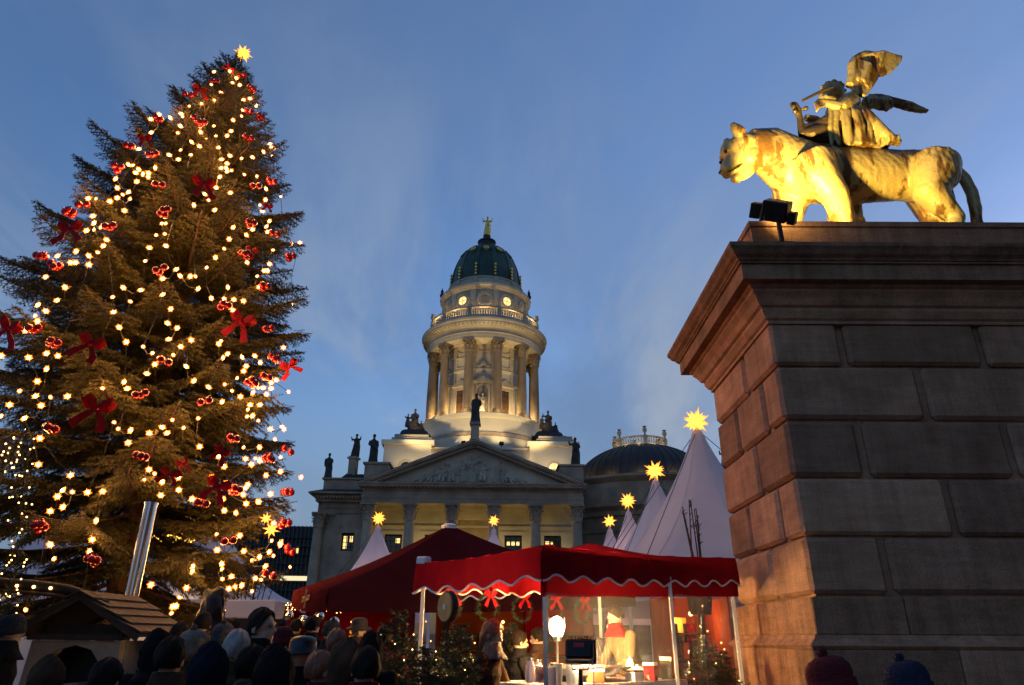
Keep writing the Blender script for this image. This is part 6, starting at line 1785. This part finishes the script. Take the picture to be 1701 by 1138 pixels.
# body: splayed walls with arched niche
m = MB()
m.ngon([(-.86, -.5, .3), (-.58, -.5, .3), (-.52, -.5, 1.30), (-.30, -.5, 1.50), (0, -.5, 1.56), (.30, -.5, 1.50), (.52, -.5, 1.30), (.58, -.5, .3), (.86, -.5, .3), (.78, -.5, 1.62), (-.78, -.5, 1.62)], (0, .22, 0))
m.obj('arch_front', plasterw, ov)
MB().box(-.78, -.60, -.28, 1.2, .3, 1.62).obj('side_wall', plasterw, ov)
sw = MB(); sw.add([(.60, -.30, .3), (.86, -.30, .3), (.80, -.30, 1.62), (.60, -.30, 1.62), (.60, 1.2, .3), (.86, 1.2, .3), (.80, 1.2, 1.62), (.60, 1.2, 1.62)], [(0, 1, 2, 3), (4, 7, 6, 5), (0, 4, 5, 1), (1, 5, 6, 2), (2, 6, 7, 3), (0, 3, 7, 4)])
sw.obj('side_wall', plasterw, ov)
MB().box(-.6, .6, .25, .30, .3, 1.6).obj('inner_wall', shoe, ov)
m = MB(); n = 12
for i in range(n):
    a0, a1 = PI*i/n, PI*(i+1)/n
    m.add([(math.cos(a)*r_, y, .62+math.sin(a)*r_*.9) for y in (-.36, .2) for a, r_ in ((a0, .40), (a1, .40), (a1, .50), (a0, .50))], [(0, 1, 2, 3), (0, 4, 5, 1), (2, 6, 7, 3), (4, 7, 6, 5)])
m.obj('fire_arch', plasterw, ov)
MB().cbox(-.84, .84, -.60, -.26, 1.625, 1.70, .012).obj('lintel', wood, ov)
MB().box(-.78, .78, -.30, -.22, 1.70, 1.84).obj('beam', wood, ov)
# gable roof of overlapping shingles
rg, ev_, xh = 2.28, 1.72, 1.18
for s_ in (-1, 1):
    sl2 = math.atan2(rg-ev_, xh); Ls = math.hypot(rg-ev_, xh)
    MB().ngon([(0, -.75, rg-.05), (s_*xh, -.75, ev_-.05), (s_*xh, -.75, ev_-.01), (0, -.75, rg-.01)], (0, 2.1, 0)).obj('roof_board', wood_dk, ov)
    for i in range(5):
        t0, t1 = i/5-.02, (i+1)/5+.03
        for j in range(7):
            y0 = -.78+.31*j+(.12 if i % 2 else 0)
            if y0 > 1.3: continue
            x0, x1 = s_*xh*max(0, t0), s_*xh*t1
            z0_, z1_ = rg-(rg-ev_)*max(0, t0)+.012, rg-(rg-ev_)*t1+.045
            MB().ngon([(x0, y0, z0_), (x1, y0, z1_), (x1, y0, z1_-.022), (x0, y0, z0_-.02)], (0, .295, 0)).obj('shingle', wood, ov)
    MB().bar((0, -.70, rg-.07), (s_*xh*.98, -.70, ev_-.07), .05, .09).obj('rafter', wood, ov)
    MB().bar((0, 1.3, rg-.07), (s_*xh*.98, 1.3, ev_-.07), .05, .09).obj('rafter', wood, ov)
MB().bar((0, -.75, rg-.03), (0, 1.35, rg-.03), .06, .06).obj('ridge', wood, ov)
inkm = M('black_lettering', (.01, .01, .01), .7)
o = link('lettering', text_mesh('Alter\nRieger', .16, inkm), ov, (.845, .38, 1.26), (PI/2, rad(0), PI/2)); o.rotation_euler = Euler((PI/2-.045*0, 0, PI/2)); o.location = (.842, .40, 1.28)
o.rotation_euler = Euler((PI/2, 0, PI/2)); o.scale = (1, 1, 1)
link('lettering', text_mesh('Backofen', .13, inkm), ov, (.852, .40, .92), (PI/2, 0, PI/2))
cf = P(220, 985, 12.2)
ct = P(249, 838, 12.2)
flue = thing('steel_flue', 'shiny stainless steel flue pipe rising behind the oven roof', 'flue', (cf.x, 12.2, 0))
MB().lathe([(.105, 0), (.105, ct.z), (.115, ct.z+.002), (.115, ct.z+.03), (.09, ct.z+.03), (.09, ct.z-.2)], 24).obj('pipe', steel, flue, smooth=40)
for z in (1.0, 2.2): MB().lathe([(.105, z), (.116, z+.005), (.116, z+.045), (.105, z+.05)], 24, cap=False).obj('joint_band', steel, flue)
# curved hanging arm over the oven
am = thing('curved_arm', 'long dark curved wooden arm with lamps reaching over the oven roof', 'arm', P(0, 968, 10.4))
a0 = P(-60, 962, 10.4)
pts_ = [P(x, y, 10.6)-am.location for x, y in ((-60, 966), (0, 969), (60, 973), (110, 979), (150, 990), (178, 1004))]
MB().tube(pts_, [.085, .08, .075, .07, .06, .045], 8).obj('beam', wood_dk, am, smooth=True)
MB().tube([p_+Vector((0, -.05, -.10)) for p_ in pts_[:5]], .03, 6).obj('lower_rail', wood, am, smooth=True)
for a, b_ in (((60, 980), (-30, 1015)), ((122, 992), (30, 1028)), ((30, 1028), (90, 1032))): MB().tube([P(a[0], a[1], 10.6)-am.location, P(b_[0], b_[1], 10.8)-am.location], .014, 5).obj('stay_rod', iron, am)
for k in range(3): MB().ell((0, 0, 0), .022, 8, 6).obj('lamp', fairy_m, am, loc=P(28+28*k, 973+2*k, 10.52)-am.location)
MB().tube([pts_[0], (pts_[0].x, pts_[0].y, -am.location.z)], .09, 8).obj('post', wood_dk, am)
# picket fence behind the oven
fe = thing('picket_fence', 'rough wooden picket fence running from the oven to the marquee', 'fence', (-5.0, 12.4, 0), .72)
r = rng(2)
for k in range(26):
    h = 1.55+r.uniform(-.08, .14)
    MB().cbox(.13*k, .13*k+.075, -.012, .012, 0, h, .006).obj('picket', wood, fe, rot=(0, r.uniform(-.03, .03), 0))
for z in (.45, 1.15): MB().box(-.1, 3.45, .013, .05, z, z+.08).obj('rail', wood, fe)

# ------------------------------------------------------------------ lit sign seen from behind, through the tree
sg = thing('lit_sign', 'glowing gold lettering of the market sign seen from behind through the branches', 'sign', (-15.9, 33.5, 0), .12)
MB().box(-2.6, 2.6, .03, .09, 5.6, 7.35).obj('board', wood_dk, sg)
for x in (-2.4, 2.4): MB().box(x-.1, x+.1, .09, .25, 0, 7.4).obj('post', wood_dk, sg)
link('lettering', text_mesh('Weihnachts', .85, signlit, .02), sg, (0, 0, 6.6), (PI/2, 0, 0)).scale = (-1, 1, 1)
link('lettering', text_mesh('GENDARMENMARKT', .52, signlit, .02), sg, (0, 0, 5.75), (PI/2, 0, 0)).scale = (-1, 1, 1)

# ------------------------------------------------------------------ dim things before the marquee
bg_ = thing('covered_pole', 'black plastic bag wrapped over a post before the marquee', 'bag', (P(352, 1000, 14).x, 14, 0))
bb_ = MB(); bb_.tube([(0, 0, 1.35), (.02, 0, 1.7), (0, .02, 2.05), (.03, 0, 2.35), (.10, 0, 2.50)], [.16, .22, .24, .19, .07], 10); bb_.ell((.12, 0, 2.45), .09); bb_.ell((-.12, 0, 2.42), .08)
me = remesh(bb_, .03, 1, lambda c: np.sin(c[:, 2]*17+c[:, 0]*24+np.sin(c[:, 1]*19)*2)*.012, 'bag'); me.materials.append(shoe); link('bag', me, bg_)
MB().tube([(0, 0, 0), (0, 0, 1.5)], .04, 8).obj('post', wood, bg_)
def twigs(name, lab, loc, h, n, spread, seed, mat=bark, rad_=.018, pot=True):
    r = rng(seed); g = thing(name, lab, 'plant', loc)
    for k in range(n):
        a = r.uniform(0, 2*PI); t = r.uniform(.25, 1); hh = h*r.uniform(.6, 1.0)
        e_ = Vector((math.cos(a)*spread*t, math.sin(a)*spread*t*.6, hh)); mid = e_*.5+Vector((r.uniform(-.05, .05), 0, -.03))
        m = MB(); m.tube([(0, 0, .25), mid, e_], [rad_, rad_*.85, rad_*.55], 5)
        for q in range(6):
            f = r.uniform(.4, 1); p_ = mid.lerp(e_, f); m.tube([p_, p_+Vector((r.uniform(-.05, .05), r.uniform(-.05, .05), r.uniform(.02, .06)))], [rad_*.55, rad_*.3], 4)
        m.obj('stem', mat, g)
    if pot: MB().lathe([(.16, 0), (.2, .3), (.22, .31), (.2, .33), (.0, .3)], 14).obj('pot', wood, g, smooth=40)
    return g
pz = P(1153, 905, 11.2)
g = twigs('bare_twigs', 'bare upright knobbly twigs in a tall pot behind the red stall roof', (pz.x, 11.2, 2.0), 1.75, 8, .26, 5, bark, .014)
MB().box(-.04, .04, -.04, .04, -2.0, .001).obj('stand', wood, g)
g = twigs('bare_twigs', 'thin bare shrub in a pot before the marquee, below the star lanterns', (P(411, 1000, 14.2).x, 14.2, .9), 2.2, 12, .55, 9, wood, .014)
MB().box(-.22, .22, -.22, .22, -.9, .001).obj('stand', wood, g)
bx = P(424, 1018, 13.0)
o = thing('pale_box', 'pale lilac box roofed booth top standing among the crowd', 'box', (bx.x, 13.0, 0)); MB().cbox(-.42, .42, -.3, .3, 1.95, 2.25, .02).obj('lid', tentw, o); MB().box(-.38, .38, -.26, .26, 0, 1.95).obj('body', wood, o)

# ------------------------------------------------------------------ potted conifers beside the stall
def conifer_mesh(h, R_, seed):
    r = rng(seed); m = MB(); m.tube([(0, 0, .3), (0, 0, h)], [.03, .008], 6)
    vs = []; fs = []
    for k in range(int(190*h)):
        t = r.random()**1.4; z = .4+(h-.4)*t; a = r.uniform(0, 2*PI); L_ = R_*(1-t*.86)*r.uniform(.55, 1.1)
        d = Vector((math.cos(a), math.sin(a), r.uniform(-.15, .45))); o = Vector((0, 0, z)); e_ = o+d*L_
        m.tube([o, e_], [.006, .003], 3)
        n = int(L_/.010)
        for q in range(n):
            f = .2+.8*r.random(); p_ = o.lerp(e_, f); u = Vector((r.gauss(0, 1), r.gauss(0, 1), r.gauss(0, 1))); u = (u+d*1.2).normalized()
            s_ = d.cross(u).normalized()*.006; i = len(vs); vs += [p_-s_, p_+s_, p_+u*r.uniform(.04, .075)]; fs.append((i, i+1, i+2))
    off = len(m.v); m.v += [tuple(v) for v in vs]; m.f += [tuple(i+off for i in f) for f in fs]; m.m += [1]*len(fs)
    return m.mesh('foliage', [bark, shrubm], fix=False)
CM1, CM2 = conifer_mesh(1.9, .62, 3), conifer_mesh(1.6, .7, 4)
potm = MB().lathe([(.18, 0), (.24, .38), (.26, .4), (.22, .42), (.0, .36)], 16).mesh('pot', wood_dk, smooth=40)
for i, (x, Yd, s_, me, lab) in enumerate(((660, 7.4, 1.0, CM1, 'potted conifer next to the wine red coat'), (712, 6.9, .98, CM2, 'bushy potted conifer below the corner of the red stall'), (765, 6.7, .93, CM1, 'slim potted conifer hung with sparks of light before the open stall end'),
                                     (690, 8.6, 1.02, CM2, 'potted conifer half hidden behind the others by the stall corner'), (742, 7.9, .9, CM1, 'potted conifer below the round disc sign'), (1168, 9.9, 1.05, CM2, 'potted fir inside the stall behind the clear film, before the orange tent'), (1200, 8.6, .8, CM1, 'small fir behind the film at the pedestal end of the stall'), (850, 10.3, 1.15, CM2, 'green wreath bush lit inside the stall behind the auburn haired woman'))):
    p_ = P(x, 1060, Yd); g = thing('potted_conifer', lab, 'conifer', (p_.x, Yd, 0), i*1.3, 'potted conifers around the stall'); link('foliage', me, g).scale = (s_,)*3; link('pot', potm, g)
    m = MB(); r = rng(i)
    for k in range(9):
        t = r.random(); a = r.uniform(0, 2*PI); R_ = .6*(1-t*.8)*s_; m.ell((math.cos(a)*R_, math.sin(a)*R_, (.5+1.3*t)*s_), .006 if i < 5 else .008, 5, 4)
    stuff(m.obj('fairy_lights', fairy_m, g, fix=False))
# round disc sign
dp = P(741, 1008, 7.3)
ds = thing('disc_sign', 'round yellowish metal disc with a small label standing at the red stall corner', 'sign', (dp.x, 7.3, 0), -.95)
dz = dp.z
m = MB(); n = 32
m.ngon([(math.cos(2*PI*i/n)*.135, -.02, dz+math.sin(2*PI*i/n)*.135) for i in range(n)], (0, .09, 0)); m.obj('disc', M('brass_disc', (.42, .33, .14), .45, .6, var=.3, vs=6), ds)
m = MB()
m.ngon([(math.cos(2*PI*i/n)*.145, .0, dz+math.sin(2*PI*i/n)*.145) for i in range(n)], (0, .05, 0)); m.obj('rim', wood, ds)
MB().box(-.02, .02, -.024, -.021, dz-.025, dz+.025).obj('label', whitetrim, ds); MB().tube([(0, .03, 0), (0, .03, dz-.12)], .018, 6).obj('post', wood, ds)

# ------------------------------------------------------------------ orange lit stalls farther back, seen under the canopies
def booth(x, Yd, w_, lab, cm, e_, rz=0):
    g = thing('lit_booth', lab, 'stall', (x, Yd, 0), rz, 'lit stalls behind the red one')
    MB().box(-w_/2, w_/2, 1.0, 1.03, 0, 2.35).obj('back_canvas', cm, g)
    for s_ in (-1, 1): MB().box(s_*w_/2-.015, s_*w_/2+.015, -.6, 1.0, 0, 2.3).obj('side_canvas', cm, g)
    MB().ngon([(-w_/2-.2, -.9, 2.3), (w_/2+.2, -.9, 2.3), (w_/2+.2, -.9, 2.34), (-w_/2-.2, -.9, 2.34)], (0, 2.0, .25)).obj('roof', redc, g)
    MB().box(-w_/2, w_/2, -.55, .0, .0, .95).cbox(-w_/2-.05, w_/2+.05, -.65, .05, .95, 1.0, .01).obj('counter', wood, g)
    r = rng(int(x*10)+50)
    for k in range(7): MB().box(0, .22, 0, .05, 0, r.uniform(.2, .42)).obj('wares', [orangec, redc, wood, gold][k % 4], g, loc=(-w_/2+.15+k*(w_-.4)/7, .93, 1.35+.25*(k % 2)))
    for q in range(2): MB().box(-w_/2+.05, w_/2-.05, .75, .98, 1.28+.45*q, 1.31+.45*q).obj('shelf', wood, g)
    bm_ = MB().ell((0, 0, 2.05), .035, 10, 8).obj('lamp_bulb', fairy_m, g, smooth=True)
    lamp('booth_lamp', 'POINT', Vector((x, Yd+.1, 1.95)), e_, (1, .52, .16), None, size=.1)
    return g
booth(P(1150, 1050, 12.4).x, 12.4, .95, 'orange canvas booth glowing behind the clear film of the red stall', orangec, 12)
booth(-.2, 19.5, 3.4, 'orange lit booth under the far side of the burgundy parasol', orangec, 3)
booth(-4.4, 20.5, 3.2, 'dim red lit booth beyond the crowd under the parasol', redc, 1.2)
booth(.95, 15.0, 1.3, 'small red canvas booth directly behind the gas lamp', redc, 2.5)

# ------------------------------------------------------------------ office block beyond the church wing
ob = thing('office_building', 'dark modern office block with gridded facade and a lit band behind the church', 'building', (-40.5, 118, 0), .12)
MB().box(-14, 9.5, .5, 20, 0, 19.0).obj('core', slate, ob)
slm = MB().box(-.05, .05, -.25, .5, 0, 19).mesh('mullion', slate)
for k in range(36): link('mullion', slm, ob, (-13.9+.66*k, 0, 0))
for z in range(13): MB().box(-14, 9.5, -.12, .5, 1.4*z+.2, 1.4*z+.55).obj('spandrel', lead, ob)
for x0, z0_ in ((4.4, 14.6), (7.0, 11.8), (-2, 13.2), (1.7, 16)): MB().box(x0, x0+.55, .44, .47, z0_, z0_+.8).obj('lit_window', litpane, ob)
MB().box(-14, 9.6, -.5, -.26, 10.2, 10.9).obj('light_band', EM('strip_light', (1, .8, .42), .35), ob)
# ------------------------------------------------------------------ concert hall to which the stair pedestal belongs (unseen, added to block sky light)
hl = thing('unseen_concert_hall', 'large unseen sandstone concert hall of the stair pedestal, added to block sky light', 'building', (0, 0, 0))
MB().box(13.0, 46, -46, 6.5, 0, 22).obj('wall', sandstone_b, hl)
MB().box(12.6, 46.4, -46.4, 6.9, 22, 23).obj('cornice', sandstone_b, hl)
for k in range(9): MB().box(12.9, 12.99, -40+5*k, -38+5*k, 5, 10).obj('window', glass, hl)
